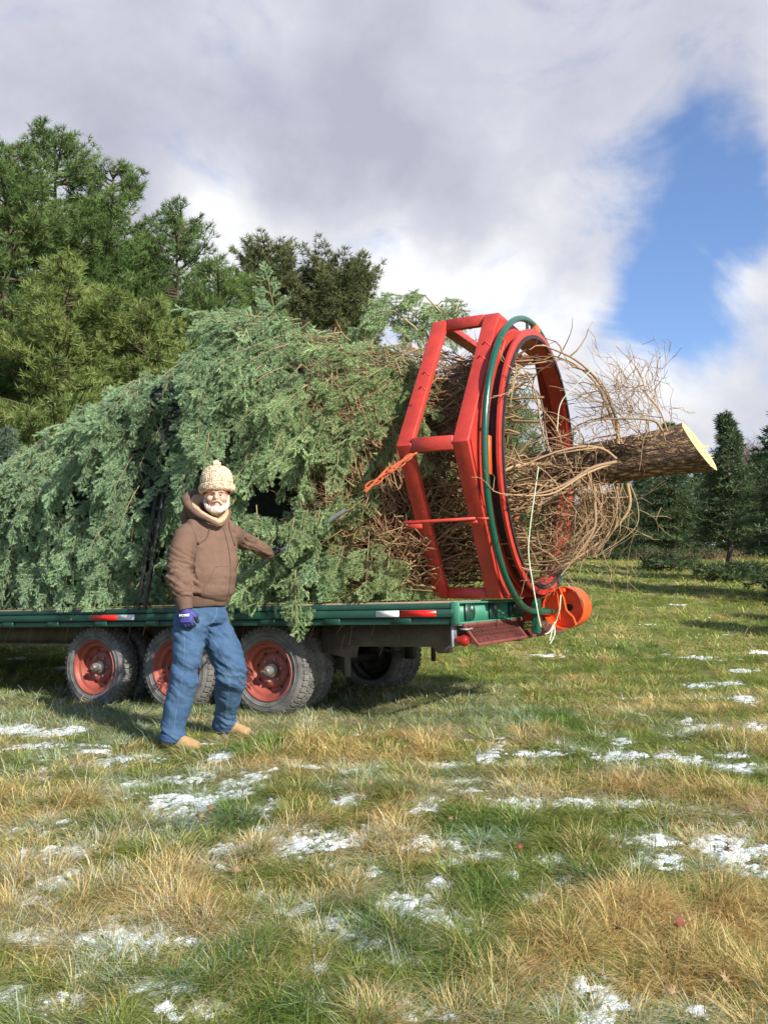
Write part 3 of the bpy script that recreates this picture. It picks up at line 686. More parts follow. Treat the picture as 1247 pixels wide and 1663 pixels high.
# ------------------------------------------------------------------ trailer
TB = np.array([-3.0, 1.29, -.914])
trailer = empty('flatbed_trailer', Tw(*TB), RT)
tag(trailer, 'green flatbed trailer with three axles and red wheel rims, parked on the grass', 'trailer')
WID = 2.58; LEN = 9.0
def tp(g, name, mat, **k): return g.build(name, mat, trailer, off=TB, **k)
g = G()
for i in range(17):
    v0 = .03 + i * (WID - .06) / 17; g.box((-LEN, v0 + .003, -.045), (-.012 - rng.uniform(0, .006), v0 + (WID - .06) / 17 - .003, rng.uniform(0, .004)), .003)
tp(g, 'deck', M_wood)
for nm, vs, sg in (('side_rail', 0.0, -1), ('side_rail', WID, 1)):
    g = G()
    g.box((-LEN, vs - sg * .035, -.010), (-.005, vs + sg * .012, -.052), .003)         # top lip
    g.box((-LEN, vs - sg * .035, -.052), (-.006, vs - sg * .006, -.120), .002)
    g.box((-LEN, vs - sg * .035, -.120), (-.005, vs + sg * .004, -.166), .003)
    g.box((-LEN, vs + sg * .012, -.056), (-.012, vs + sg * .026, -.112), .003)         # rub rail
    tp(g, nm, M_green)
    for k in range(15):
        g = G(); o = -.42 - k * .60
        g.box((o - .05, vs - sg * .004, -.016), (o + .05, vs + sg * .0115, -.0545), .003)
        g.box((o - .07, vs - sg * .004, -.1135), (o + .07, vs + sg * .021, -.164), .004)
        tp(g, 'stake_pocket', M_green)
def tape(px0, px1, pxm, left, right):
    def so(px):
        r_ = ray(px, 1000); lo, hi = -9.0, 0.0
        for _ in range(50):
            m = (lo + hi) / 2; p = Tw(m, -.027, -.08); q = (p[0]) / p[1]
            if q < r_[0] / r_[1]: lo = m
            else: hi = m
        return lo
    a, m, b = so(px0), so(pxm), so(px1)
    for x0, x1, mt, nm in ((a, m, left, 'reflective_tape'), (m, b, right, 'reflective_tape')):
        g = G(); g.box((x0, -.0285, -.061), (x1, -.0262, -.107)); o = tp(g, nm, mt)
        o['label'] = ('red' if mt is M_tape_r else 'white') + ' reflective strip on the green side rail'
tape(148, 219, 191, M_tape_r, M_tape_w); tape(610, 708, 648, M_tape_w, M_tape_r)
# rear beam with cut-out plates
g = G()
g.box((-.03, .0, -.004), (.030, WID, -.018), .003); g.box((-.03, 0, -.152), (.030, WID, -.166), .003); g.box((-.025, .0, -.018), (-.004, WID, -.152), .0)
g.box((-.03, -.016, -.003), (.0315, .010, -.167), .003); g.box((-.03, WID - .01, -.003), (.0315, WID + .016, -.167), .003)
tp(g, 'rear_beam', M_green_sun)
for k, v0 in enumerate((.27, .80, 1.30, 1.80, 2.28)):
    g = G(); pts = [(-.10, .060), (.03, .060)] + [(.03 + .062 * sin(a), .0 + .06 * cos(a)) for a in np.linspace(.3, pi - .3, 7)] + [(.03, -.060), (-.10, -.060)]
    g.prism([(p[0], p[1]) for p in pts], lambda p, h: (h, v0 + p[0], -.083 + p[1]), .0, .016)
    o = tp(g, 'rear_plate', M_green)
    g = G(); g.lathe([(.0, .012), (.016, .012), (.018, .004), (.018, 0)], (.016, v0 + .01, -.055), (1, 0, 0), 12); b_ = g.build('bolt', M_galv, o, off=TB)
# grate hanging below the rear beam
g = G(); gw0, gw1 = -.172, -.315
def gp(o, v): return np.array([.02 + o * .11, v, gw0 + (gw1 - gw0) * o])
for k in range(52):
    v0 = .10 + k * (2.3 / 52)
    for d in (1, -1):
        v1 = v0 + d * .11
        if .08 < v1 < 2.42: g.tube([gp(0, v0), gp(1, v1)], .0030, 4, cap=False)
tp(g, 'ramp_grate', M_meshred)
g = G()
for a, b_ in (((0, .09), (0, 2.42)), ((1, .09), (1, 2.42)), ((0, .09), (1, .09)), ((0, 2.42), (1, 2.42)), ((0, 1.25), (1, 1.25))):
    g.bar(gp(*a), gp(*b_), .024, .024)
tp(g, 'ramp_frame', M_meshred)
g = G()
for k in range(44):
    v0 = .10 + k * (2.3 / 44)
    for d in (1, -1):
        if .08 < v0 + d * .14 < 2.42: g.tube([(.13, v0, gw1 - .005), (-.09, v0 + d * .14, gw1 + .03)], .003, 4, cap=False)
tp(g, 'lower_grate', M_meshred)
for v0 in (.06, 2.50):
    g = G(); g.lathe([(0, .034), (.030, .032), (.040, .018), (.042, 0), (.03, -.05), (0, -.055)], (.035, v0, -.285), (1, 0, 0), 22)
    o = tp(g, 'tail_lamp', M_lens, smooth=True)
    g = G(); g.box((-.05, v0 - .035, -.165), (.02, v0 + .035, -.178), .003); g.box((-.05, v0 - .04, -.178), (-.035, v0 + .04, -.33), .003)
    g.tube([(.02, v0 - .03, -.20), (.07, v0 - .02, -.205), (.08, v0 + .06, -.20), (.02, v0 + .08, -.20)], .007, 6)
    g.build('lamp_bracket', M_galv, o, off=TB)
# chassis: main beams, cross members, hangers, axles, springs
for v0 in (.66, WID - .66):
    g = G(); g.box((-LEN, v0 - .05, -.168), (-.25, v0 + .05, -.182), .002); g.box((-LEN, v0 - .006, -.182), (-.25, v0 + .006, -.345)); g.box((-LEN, v0 - .05, -.345), (-.25, v0 + .05, -.358), .002)
    tp(g, 'main_beam', M_chassis)
g = G()
for k in range(18): g.box((-.4 - k * .5, .036, -.05), (-.34 - k * .5, WID - .036, -.155), .002)
tp(g, 'cross_members', M_dark)
g = G()      # deep side plate between rear wheels and rear corner
pl = [(-1.36, -.168), (-.16, -.168), (-.20, -.40), (-.32, -.40), (-.36, -.352), (-1.02, -.352), (-1.04, -.44), (-1.10, -.44), (-1.10, -.60), (-1.15, -.60), (-1.15, -.44), (-1.36, -.40)]
import mathutils.geometry as mg
def plate(g, poly, v0, v1):
    tris = mg.tessellate_polygon([[Vector((p[0], p[1], 0)) for p in poly]]); m = len(poly)
    V = [(p[0], v0, p[1]) for p in poly] + [(p[0], v1, p[1]) for p in poly]
    T = [list(t) for t in tris] + [[m + i for i in t[::-1]] for t in tris]
    Q = [[i, (i + 1) % m, m + (i + 1) % m, m + i] for i in range(m)]
    g.add(V, T, Q)
plate(g, pl, .40, .412); tp(g, 'side_plate', M_chassis); g = G(); plate(g, pl, WID - .412, WID - .40); tp(g, 'side_plate', M_chassis)
AX = (-1.74, -2.70, -3.66)
g = G()
for o in AX:
    g.tube([(o, .3, -.542), (o, WID - .3, -.542)], .045, 12)
tp(g, 'axles', M_dark, smooth=True)
for v0 in (.62, WID - .62):
    g = G()
    for o in AX:
        for l in range(4): g.box((o - .36 + l * .07, v0 - .03, -.50 + l * .012), (o + .36 - l * .07, v0 + .03, -.490 + l * .012))
    for o in (AX[0] + .46, (AX[0] + AX[1]) / 2, (AX[1] + AX[2]) / 2, AX[2] - .46): g.box((o - .05, v0 - .04, -.36), (o + .05, v0 + .04, -.56), .004)
    tp(g, 'leaf_springs', M_dark)

def wheel_mesh():
    """one wheel about the origin, axis +y = inward (away from the viewer side); outer face at y = 0"""
    R = .372; tw = .20
    t = G()
    prof_ = [(.232, .018), (.238, .004), (.262, -.006), (.30, -.014), (.332, -.012), (.352, .002), (.366, .020), (.370, .045), (.3715, .10), (.370, tw - .045), (.366, tw - .02), (.352, tw - .002), (.332, tw + .012), (.30, tw + .012), (.262, tw + .004), (.236, tw - .01), (.23, tw * .5)]
    t.lathe(prof_, (0, 0, 0), (0, 1, 0), 72, closed=True)
    for r_ in (.285, .322): t.lathe([(r_ - .004, -.0105), (r_, -.0175 if r_ < .3 else -.0165), (r_ + .004, -.0105)], (0, 0, 0), (0, 1, 0), 72)
    # tread lugs
    for k in range(46):
        a = k / 46 * 2 * pi
        for (y0, y1, da, dr) in ((-.004, .050, 0, .0), (tw - .050, tw + .004, .068, .0), (.062, .098, .03, .0), (.104, tw - .062, .10, .0)):
            a0 = a + da; a1 = a0 + .085; Vv = []
            for rr in (R - .022, R + .010):
                sh = .0 if rr < R else .004
                for aa in (a0, a1):
                    for y in (y0 + sh, y1 - sh): Vv.append((cos(aa) * (rr - (.014 if (y < .004 or y > tw - .004) else 0)), y, sin(aa) * (rr - (.014 if (y < .004 or y > tw - .004) else 0))))
            t.add(Vv, None, [[0, 1, 3, 2], [4, 6, 7, 5], [0, 4, 5, 1], [2, 3, 7, 6], [0, 2, 6, 4], [1, 5, 7, 3]])
    r = G()
    r.lathe([(.247, .012), (.250, -.004), (.244, -.010), (.236, -.006), (.232, .008), (.222, .030), (.196, .038), (.190, .055), (.186, .085), (.170, .100), (.150, .100), (.138, .088), (.118, .078), (.085, .082), (.070, .092), (.0, .092)], (0, 0, 0), (0, 1, 0), 64)
    r.lathe([(.232, .008), (.232, tw - .01), (.247, tw)], (0, 0, 0), (0, 1, 0), 64)
    h = G()
    h.lathe([(0, -.020), (.022, -.020), (.026, -.014), (.026, .004), (.040, .010), (.040, .030), (.034, .034), (.034, .060), (.055, .066), (.058, .092)], (0, 0, 0), (0, 1, 0), 28)
    h.lathe([(0, -.012), (.014, -.012), (.016, -.021)], (0, 0, 0), (0, 1, 0), 20)
    n_ = G(); n_.lathe([(0, .060), (.011, .060), (.013, .064), (.013, .085)], (0, 0, 0), (0, 1, 0), 6)
    ho = G(); ho.lathe([(0, .0855), (.016, .0855), (.018, .093)], (0, 0, 0), (0, 1, 0), 10)
    return t, r, h, n_, ho
T_, R_, H_, N_, HO = wheel_mesh()
wheels = []
proto = None
for side, v0, flip in ((0, .145, 1), (1, WID - .145, -1)):
    for wi, o in enumerate(AX):
        for dual in (0, 1):
            vpos = v0 + flip * dual * .27
            if proto is None:
                rim = R_.build('wheel', M_rim, trailer, smooth=True); ty = T_.build('tyre', M_tyre, rim, smooth=True); hb = H_.build('hub', M_hub, rim, smooth=True)
                proto = rim; nut0 = N_.build('wheel_nut', M_hub, rim); hole0 = HO.build('hand_hole', M_black, rim); nut0.location = (.0907, 0, .028); hole0.location = (.149, .010, .015)
            else:
                rim = proto.copy(); COL.objects.link(rim); rim.parent = trailer
                for ch in (ty, hb):
                    d = ch.copy(); COL.objects.link(d); d.parent = rim
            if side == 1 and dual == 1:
                rim.data = rim.data.copy(); rim.data.materials.clear(); rim.data.materials.append(M_dark)  # shade under the trailer, with grime, put into these rims as dark steel
            rim.location = Vector(np.array([o, vpos, -.542]) - TB)
            rim.rotation_euler = (0, rng.uniform(0, 6), 0) if flip == 1 else (0, 0, pi)
            if side == 0 and dual == 0:
                for k in range(0 if rim is not proto else 1, 6):
                    a = k / 6 * 2 * pi + .3; d = nut0.copy(); COL.objects.link(d); d.parent = rim; d.location = (cos(a) * .095, 0, sin(a) * .095)
                for k in range(0 if rim is not proto else 1, 8):
                    a = k / 8 * 2 * pi + .1; d = hole0.copy(); COL.objects.link(d); d.parent = rim; d.location = (cos(a) * .150, .010, sin(a) * .150)
# black stake leaning against the load
pa = to_trailer(W(231, 990, 7.36)); pb = to_trailer(W(262, 800, 7.42))
g = G(); dv = np.array([.05, 0, 0])
g.bar(pa - dv, pb - dv, .028, .035, up=(0, 1, 0)); g.bar(pa + dv * .6, pb + dv * .6, .028, .035, up=(0, 1, 0))
for k in range(5): q = pa + (pb - pa) * (k + .3) / 5; g.bar(q - dv, q + dv * .6, .012, .03, up=(0, 1, 0))
tp(g, 'stake_rack', M_dark)

# ------------------------------------------------------------------ baler
baler = empty('tree_baler', O_ + RBn @ np.array([-.1, 1.3, 0.]), RB); BB = np.array([-.1, 1.3, 0.])
tag(baler, 'red steel tree baler with six-sided frame and round ring, bolted on the trailer end', 'baler')
def bp(g, name, mat, parent=None, **k): return g.build(name, mat, parent or baler, off=BB, **k)
HV, HR, HBt, HZ = 1.30, 1.41, .70, 1.14
DZ0 = .006
def hexv(R=0.0):
    """inset polygon of the frame"""
    k = 1 - R / 1.2
    P = [(-HBt, 0), (HBt, 0), (HR, HZ), (HBt, 2 * HZ), (-HBt, 2 * HZ), (-HR, HZ)]
    return [(HV + p[0] * k, HZ + (p[1] - HZ) * k) for p in P]
def hexframe(o0, o1, thick):
    g = G(); a = hexv(0); b_ = hexv(thick); m = 6; z0 = DZ0
    V = [(o, p[0], p[1] + z0) for o in (o0, o1) for ring in (a, b_) for p in ring]
    Q = []
    for i in range(6):
        j = (i + 1) % 6
        Q += [[i, j, 6 + j, 6 + i], [12 + i, 18 + i, 18 + j, 12 + j], [i, 12 + i, 12 + j, j], [6 + i, 6 + j, 18 + j, 18 + i]]
    g.add(V, None, Q); return g
def bev(o, w=.004):
    m = o.modifiers.new('bevel', 'BEVEL'); m.width = w; m.segments = 2; m.limit_method = 'ANGLE'; return o
bev(bp(hexframe(-.30 - .12, -.30, .055), 'front_frame', M_red)); bev(bp(hexframe(.148 - .12, .148, .055), 'rear_frame', M_red))
for i, (y, z) in enumerate(hexv(0.012)):
    zz = z + DZ0; w_ = .09
    g = G(); g.bar((-.30 + .001, y * .985 + HV * .015, min(max(zz, .05), 2 * HZ - .038)), (.148 - .121, y * .985 + HV * .015, min(max(zz, .05), 2 * HZ - .038)), .055, w_ if i not in (2, 5) else .105, up=(0, 0, 1))
    bp(g, 'cross_bar', M_red)
# sheet behind the rear frame with round opening, then the short drum
def annplate(o0, o1, r_in, outer, n=72):
    g = G(); th = np.arange(n) / n * 2 * pi; Vi = []; Vo = []
    out = np.array(outer)
    for a in th:
        d = np.array([cos(a), sin(a)]); best = 9
        for i in range(len(out)):
            p, q = out[i], out[(i + 1) % len(out)]; c = np.array([HV, HZ + .02]); e_ = q - p
            den = d[0] * e_[1] - d[1] * e_[0]
            if abs(den) < 1e-9: continue
            t = ((p[0] - c[0]) * e_[1] - (p[1] - c[1]) * e_[0]) / den; u = ((p[0] - c[0]) * d[1] - (p[1] - c[1]) * d[0]) / den
            if t > 0 and -1e-6 <= u <= 1 + 1e-6: best = min(best, t)
        Vi.append((HV + d[0] * r_in, HZ + .02 + d[1] * r_in)); Vo.append((HV + d[0] * max(best, r_in + .004), HZ + .02 + d[1] * max(best, r_in + .004)))
    V = [(o, p[0], p[1]) for o in (o0, o1) for r_ in (Vi, Vo) for p in r_]; Q = []
    for i in range(n):
        j = (i + 1) % n; Q += [[i, j, n + j, n + i], [2 * n + i, 3 * n + i, 3 * n + j, 2 * n + j], [i, 2 * n + i, 2 * n + j, j], [n + i, n + j, 3 * n + j, 3 * n + i]]
    g.add(V, None, Q); return g
hx = [(p[0], p[1] + DZ0) for p in hexv(.03)]
bp(annplate(.150, .158, 1.06, hx), 'end_sheet', M_red, smooth='auto')
RC_ = (0, HV, 1.155)
g = G(); g.lathe([(1.065, .158), (1.065, .185), (1.075, .185), (1.075, .158)], RC_, (1, 0, 0), 96, closed=True); bp(g, 'drum_collar', M_red, smooth=True)
g = G(); g.lathe([(1.045, .180), (1.045, .300), (1.075, .300), (1.075, .180)], RC_, (1, 0, 0), 96, closed=True); bp(g, 'ring_track', M_black, smooth=True)
g = G(); g.lathe([(1.048, .176), (1.125, .176), (1.125, .190), (1.048, .190)], RC_, (1, 0, 0), 96, closed=True); bp(g, 'ring_flange', M_red, smooth=True)
g = G(); g.lathe([(1.035, .262), (1.128, .262), (1.128, .284), (1.075, .286), (1.045, .284), (1.040, .150), (1.035, .150)], RC_, (1, 0, 0), 96, closed=True); bp(g, 'rotating_ring', M_red, smooth=True)
# green guard hoop
g = G(); th = np.linspace(radians(-98), radians(262), 90); HRr = 1.245
hp = [(.215, HV + HRr * cos(a), 1.13 + HRr * sin(a)) for a in th]
g.tube(hp, .026, 14); bp(g, 'guard_hoop', M_hoop, smooth=True)
g = G()
for a in (90, 97):
    a = radians(a); g.tube([(.215, HV + 1.23 * cos(a), 1.13 + 1.23 * sin(a)), (.21, HV + 1.09 * cos(a), 1.13 + 1.10 * sin(a))], .014, 8)
for a in (172, 8, 215, 330):
    a = radians(a); g.tube([(.215, HV + 1.24 * cos(a), 1.13 + 1.24 * sin(a)), (.16, HV + 1.02 * cos(a), 1.13 + 1.02 * sin(a))], .012, 8)
bp(g, 'hoop_brackets', M_hoop, smooth=True)
g = G(); g.tube([(.215, HV - .20, -.10), (.26, HV - .02, -.118), (.30, HV + .35, -.125)], .026, 12); g.box((.19, HV - .05, -.30), (.24, HV + .06, .00), .006)
bp(g, 'hoop_foot', M_hoop, smooth=True)
g = G(); g.lathe([(0, .03), (.05, .028), (.06, .02), (.06, -.03), (0, -.035)], (.225, HV + .06, 1.155 + 1.165), (1, 0, 0), 20); bp(g, 'top_roller', M_orange, smooth=True)
g = G(); g.box((.205, HV - 1.16, .93), (.222, HV - 1.10, 1.22), .004); bp(g, 'side_roller_plate', M_orange)
# twine drum on the far lower side
dc = to_baler(W(914, 987, 7.25))
g = G(); g.lathe([(.172, .0), (.180, .0), (.180, .27), (.17, .285), (0, .285)], dc, (0, 1, 0), 48); g.lathe([(0, .10), (.172, .10), (.172, .0)], dc, (0, 1, 0), 48)
drum = bp(g, 'twine_drum', M_orange, smooth=True)
g = G(); g.lathe([(0, .098), (.028, .096), (.030, .080)], dc + [.03, 0, .0], (0, 1, 0), 20); bp(g, 'drum_hole', M_black, drum)
g = G(); g.tube([dc + [-.03, -.012, .17], dc + [.01, -.02, .08], dc + [.03, -.02, -.02], dc + [.09, -.02, -.08], dc + [.11, -.015, -.14]], .010, 8)
g.tube([dc + [-.05, -.012, .14], dc + [-.03, -.02, .0], dc + [-.025, -.02, -.10]], .005, 6)
g.box(tuple(dc + [-.14, -.01, .13]), tuple(dc + [.02, .12, .165]), .006); g.tube([dc + [-.2, .03, .12], dc + [-.05, .03, .15]], .012, 8); bp(g, 'drum_bracket', M_orange, drum, smooth=True)
g = G(); g.box(tuple(dc + [-.36, .02, -.12]), tuple(dc + [-.18, .20, .13]), .01); bp(g, 'motor_housing', M_red)
# latch bar, pins and chain
la = to_baler(W(655, 849, 6.20)); lb = to_baler(W(772, 842, 6.08))
g = G(); g.bar(la, lb, .03, .022); g.box(tuple(la + [.03, .0, -.045]), tuple(la + [.14, .03, -.012]), .003); g.box(tuple(lb + [-.09, .0, -.035]), tuple(lb + [.01, .03, -.012]), .003); g.tube([lb + [0, 0, 0], lb + [.09, .03, .0]], .008, 8); bp(g, 'latch_bar', M_red)
for (px, py) in ((686, 608), (680, 632), (783, 560), (775, 582)):
    g = G(); q = to_baler(W(px, py, 6.35 if px < 700 else 6.2)); g.tube([q, q + [.03, -.03, .012], q + [.07, -.03, -.02]], .006, 6); bp(g, 'hook_pin', M_red)
ca = to_baler(W(672, 738, 6.12)); cb = to_baler(W(592, 795, 6.12))
g = G(); nl = 13
for k in range(nl):
    c = ca + (cb - ca) * (k + .5) / nl + np.array([0, rng.normal(0, .006), rng.normal(0, .006)]); d = nrm(cb - ca); s_ = nrm(np.cross(d, (0, 1, 0) if k % 2 else (.3, .2, 1)))
    L_ = .040; loop = [c + d * L_ * cos(a) + s_ * .018 * sin(a) for a in np.linspace(0, 2 * pi, 13)]
    g.tube(loop, .0065, 6, cap=False)
g.tube([ca + [0, -.01, 0], ca + (cb - ca) * .45 + [0, -.015, .012]], .012, 8); g.tube([ca + (cb - ca) * .5 + [0, -.02, .03], cb + [.02, -.02, -.02]], .009, 8)
bp(g, 'binder_chain', M_rust, smooth=True)

# ------------------------------------------------------------------ the cut tree in the baler  (baler frame: o rearwards, v across, z up)
ctree = empty('cut_fir', O_ + RBn @ np.array([0, 1.3, 0.]), RB); CB = np.array([0, 1.3, 0.])
tag(ctree, 'huge felled fir lying on the trailer, its sawn trunk sticking out of the red ring', 'tree')
def cp(g, name, mat, **k): return g.build(name, mat, ctree, off=CB, **k)
def axis(o): # trunk centre
    z = 1.049 + .114 * (o - .2) if o > .2 else 1.049 - .02 * max(0, -o - .5) ** 1.2
    return np.array([o, 1.30, z])
g = G(); os_ = np.concatenate([np.linspace(-3, .4, 10), np.linspace(.5, 1.55, 26)]); P = np.array([axis(o) for o in os_])
n = 64; V = []; th = np.arange(n) / n * 2 * pi
for i, o in enumerate(os_):
    r_ = .180 + .012 * max(0, o - .8) ** 2 * 2 if o > 0 else .165 + .03 * o / 3 * 1.0
    rr = r_ * (1 + .035 * fbm(np.cos(th) * 2 + 5, np.sin(th) * 2 + o * 1.5, 3, 4) * 2 + .06 * fbm(th * 8 / 1.0, np.full(n, o * 5), 3, 8)); oo = o + (.055 * np.sin(th) * (1 if i == len(os_) - 1 else .8 if i > len(os_) - 4 else 0) if o > 1.4 else 0)
    cut_slant = 0.0
    V.append(np.stack([np.full(n, o) - (.115 * np.sin(th) - .028 * np.cos(th)) * np.clip((o - 1.15) / .40, 0, 1), 1.30 + np.cos(th) * rr, P[i, 2] + np.sin(th) * rr], 1))
last = V[-1].copy(); V = np.concatenate(V); k = np.arange(n); k2 = (k + 1) % n
Q = np.concatenate([np.stack([i * n + k, i * n + k2, (i + 1) * n + k2, (i + 1) * n + k], 1) for i in range(len(os_) - 1)])
g.add(V, None, Q); cp(g, 'trunk', M_bark, smooth=True)
g = G(); c_ = last.mean(0); rings = [last * (1 - f) + c_ * f + np.array([.004, 0, 0]) + np.stack([.004 * rng.normal(0, 1, n) * (f > 0), 0 * th, 0 * th], 1) for f in (0.0, .12, .4, .7, .93)]
Vc = np.concatenate(rings + [[c_ + [.004, 0, 0]]]); Q = np.concatenate([np.stack([i * n + k, i * n + k2, (i + 1) * n + k2, (i + 1) * n + k], 1) for i in range(4)]); T = np.stack([np.full(n, 5 * n), 4 * n + k, 4 * n + k2], 1)
g.add(Vc, T, Q)
for a_, L_ in ((.1, .07), (-.5, .10), (-.75, .06), (-1.0, .05)):   # torn splinters at the far lower rim
    p = c_ + np.array([0, cos(a_) * .165, sin(a_) * .165]); g.add([p + [0, .0, .02], p + [0, -.01, -.022], p + [0, .012, 0], p + [L_, .03, .01]], [[0, 1, 3], [1, 2, 3], [2, 0, 3]])
cp(g, 'sawn_face', M_cut)

S_ = [0, .3, .75, 1.2, 1.62, 2.3, 2.9, 3.55, 4.41, 5.34, 6.3, 8, 10]; Rr_ = [1.0, 1.02, 1.14, 1.22, 1.29, 1.45, 1.41, 1.30, 1.13, .97, .86, .62, .3]
def brad(s): return np.interp(s, S_, Rr_)
def surf(s, phi, k=1.0):
    """point on the bundle; phi 0 = viewer side horizontal, pi/2 = top"""
    r = brad(s) * k; cz = np.where(s < .9, 1.145 + (brad(s) - 1.145) * np.clip(s / .9, 0, 1), brad(s)) - .03 * s
    e_ = np.where(np.sin(phi) < 0, .6, .86); c = np.sign(np.cos(phi)) * np.abs(np.cos(phi)) ** e_; sn = np.sign(np.sin(phi)) * np.abs(np.sin(phi)) ** e_
    return np.stack([-s + 0 * c, 1.30 - c * r * .985, cz + sn * r], -1)
# inner mass of branches, blackened for the shade in the gaps
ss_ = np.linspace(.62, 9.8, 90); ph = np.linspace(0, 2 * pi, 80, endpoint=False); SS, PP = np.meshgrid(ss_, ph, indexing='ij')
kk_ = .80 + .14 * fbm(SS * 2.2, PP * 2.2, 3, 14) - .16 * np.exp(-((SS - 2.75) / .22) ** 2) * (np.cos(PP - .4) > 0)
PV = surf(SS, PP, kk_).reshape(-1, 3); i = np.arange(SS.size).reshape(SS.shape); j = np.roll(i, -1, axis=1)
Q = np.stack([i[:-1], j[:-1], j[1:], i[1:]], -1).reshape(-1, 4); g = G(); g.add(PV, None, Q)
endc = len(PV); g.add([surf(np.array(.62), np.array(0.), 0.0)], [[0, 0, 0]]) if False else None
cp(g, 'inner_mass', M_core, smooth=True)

def sprig(seed, needles=True):
    r = np.random.default_rng(seed); L = 1.0; tw = []; tw.append((np.array([0, 0, 0.]), np.array([1., 0, 0]), 1.0))
    for k in range(7):
        x = .08 + k * .125; sg = 1 if k % 2 else -1; l = (.52 * (1 - x) + .13) * r.uniform(.8, 1.15)
        d = nrm(np.array([cos(.80), sg * sin(.80), r.normal(0, .34)])); p = np.array([x, 0, 0]); tw.append((p, d, l))
        if l > .34:
            tw.append((p + d * l * .5, nrm(d + np.array([.9, 0, 0])), l * .45))
    V, T, isn, off = [], [], [], 0
    for p, d, l in tw:
        s = nrm(np.cross(d, (0, 0, 1))); w = .010
        V.append(np.array([p - s * w, p + s * w, p + d * l * .95 + s * w * .3, p + d * l * .95 - s * w * .3])); T.append(np.array([[0, 1, 2], [0, 2, 3]]) + off); off += 4; isn += [0] * 4
        nn_ = max(6, int(l / .024))
        for k in range(nn_):
            q = p + d * l * (k + r.random() * .5 + .3) / nn_ if l > 0 else p
            for az in (-1, 1, 0):
                nd = nrm(d * r.uniform(.35, .75) + s * az * r.uniform(.75, 1.0) + np.array([0, 0, 1]) * (r.uniform(.15, .55) if az else .9)); nl_ = r.uniform(.085, .125)
                sd = nrm(np.cross(nd, r.normal(0, 1, 3))) * .0098
                V.append(np.array([q - sd, q + sd, q + nd * nl_])); T.append(np.array([[0, 1, 2]]) + off); off += 3; isn += [1] * 3
    return np.concatenate(V), np.concatenate(T), np.array(isn)
SPR = [sprig(s) for s in range(5)]
class Spray:
    def __init__(s): s.V, s.T, s.C, s.off = [], [], [], 0
    def put(s, P, D, Nn, L, col, bend=.12):
        V, T, isn = SPR[rng.integers(5)]
        D = nrm(D); Nn = nrm(Nn - D * (Nn @ D)); B = np.cross(Nn, D)
        Vv = V.copy(); Vv[:, 2] -= rng.uniform(0, .4) * Vv[:, 0] ** 2; Vv[:, 1] += rng.normal(0, .14) * Vv[:, 0] ** 2
        Wd = P + (np.outer(Vv[:, 0], D) + np.outer(Vv[:, 1], B) + np.outer(Vv[:, 2], Nn)) * L
        c = np.where(isn[:, None] == 1, col, np.array([.30, .22, .12])); c = c * (1 + .16 * np.sin(np.arange(len(V)) * 12.9898)[:, None])
        # spray tips lightened: sunlit ends put into the needle colour
        c = np.where((isn == 1)[:, None] & (V[:, :1] > .75), c * 1.18, c)
        Wd[:, 2] = np.where(Wd[:, 1] > -.03, np.maximum(Wd[:, 2], .012 + .03 * np.minimum(Wd[:, 0], 0)), Wd[:, 2])
        Wd[:, 2] = np.where(Wd[:, 0] < -2.5, np.maximum(Wd[:, 2], -.03 + .03 * Wd[:, 0]), Wd[:, 2])
        s.V.append(Wd); s.T.append(T + s.off); s.C.append(c); s.off += len(V)
spray = Spray(); tan_t = G()
def bough(P0, D, Nn, L, col, n=6, sl=.36, droop=.25):
    """one bough: curved axis with side sprays"""
    D = nrm(D); pts = [P0]; d = D.copy()
    for k in range(n):
        d = nrm(d + np.array([0, 0, -droop / n]) + rng.normal(0, .05, 3)); pts.append(pts[-1] + d * L / n)
    pts = np.array(pts); tan_t.tube(pts, np.linspace(.006, .002, n + 1), 4, cap=False, col=(.28, .20, .11))
    for k in range(1, n + 1):
        dd = nrm(pts[k] - pts[k - 1]); B = nrm(np.cross(Nn, dd)); f = 1 - .45 * k / n
        for sg in (-1, 1):
            spray.put(pts[k - 1] + (pts[k] - pts[k - 1]) * rng.random(), nrm(dd * .75 + B * sg * .7 + np.array([0, 0, -.12]) + rng.normal(0, .12, 3)), nrm(Nn + rng.normal(0, .28, 3)), sl * f * rng.uniform(.8, 1.2), col * rng.uniform(.85, 1.2))
    spray.put(pts[-1], nrm(pts[-1] - pts[-2]), Nn, sl * .75, col * 1.1)
BLUE = np.array([.245, .355, .19]); YEL = np.array([.31, .385, .14])
nb = 0
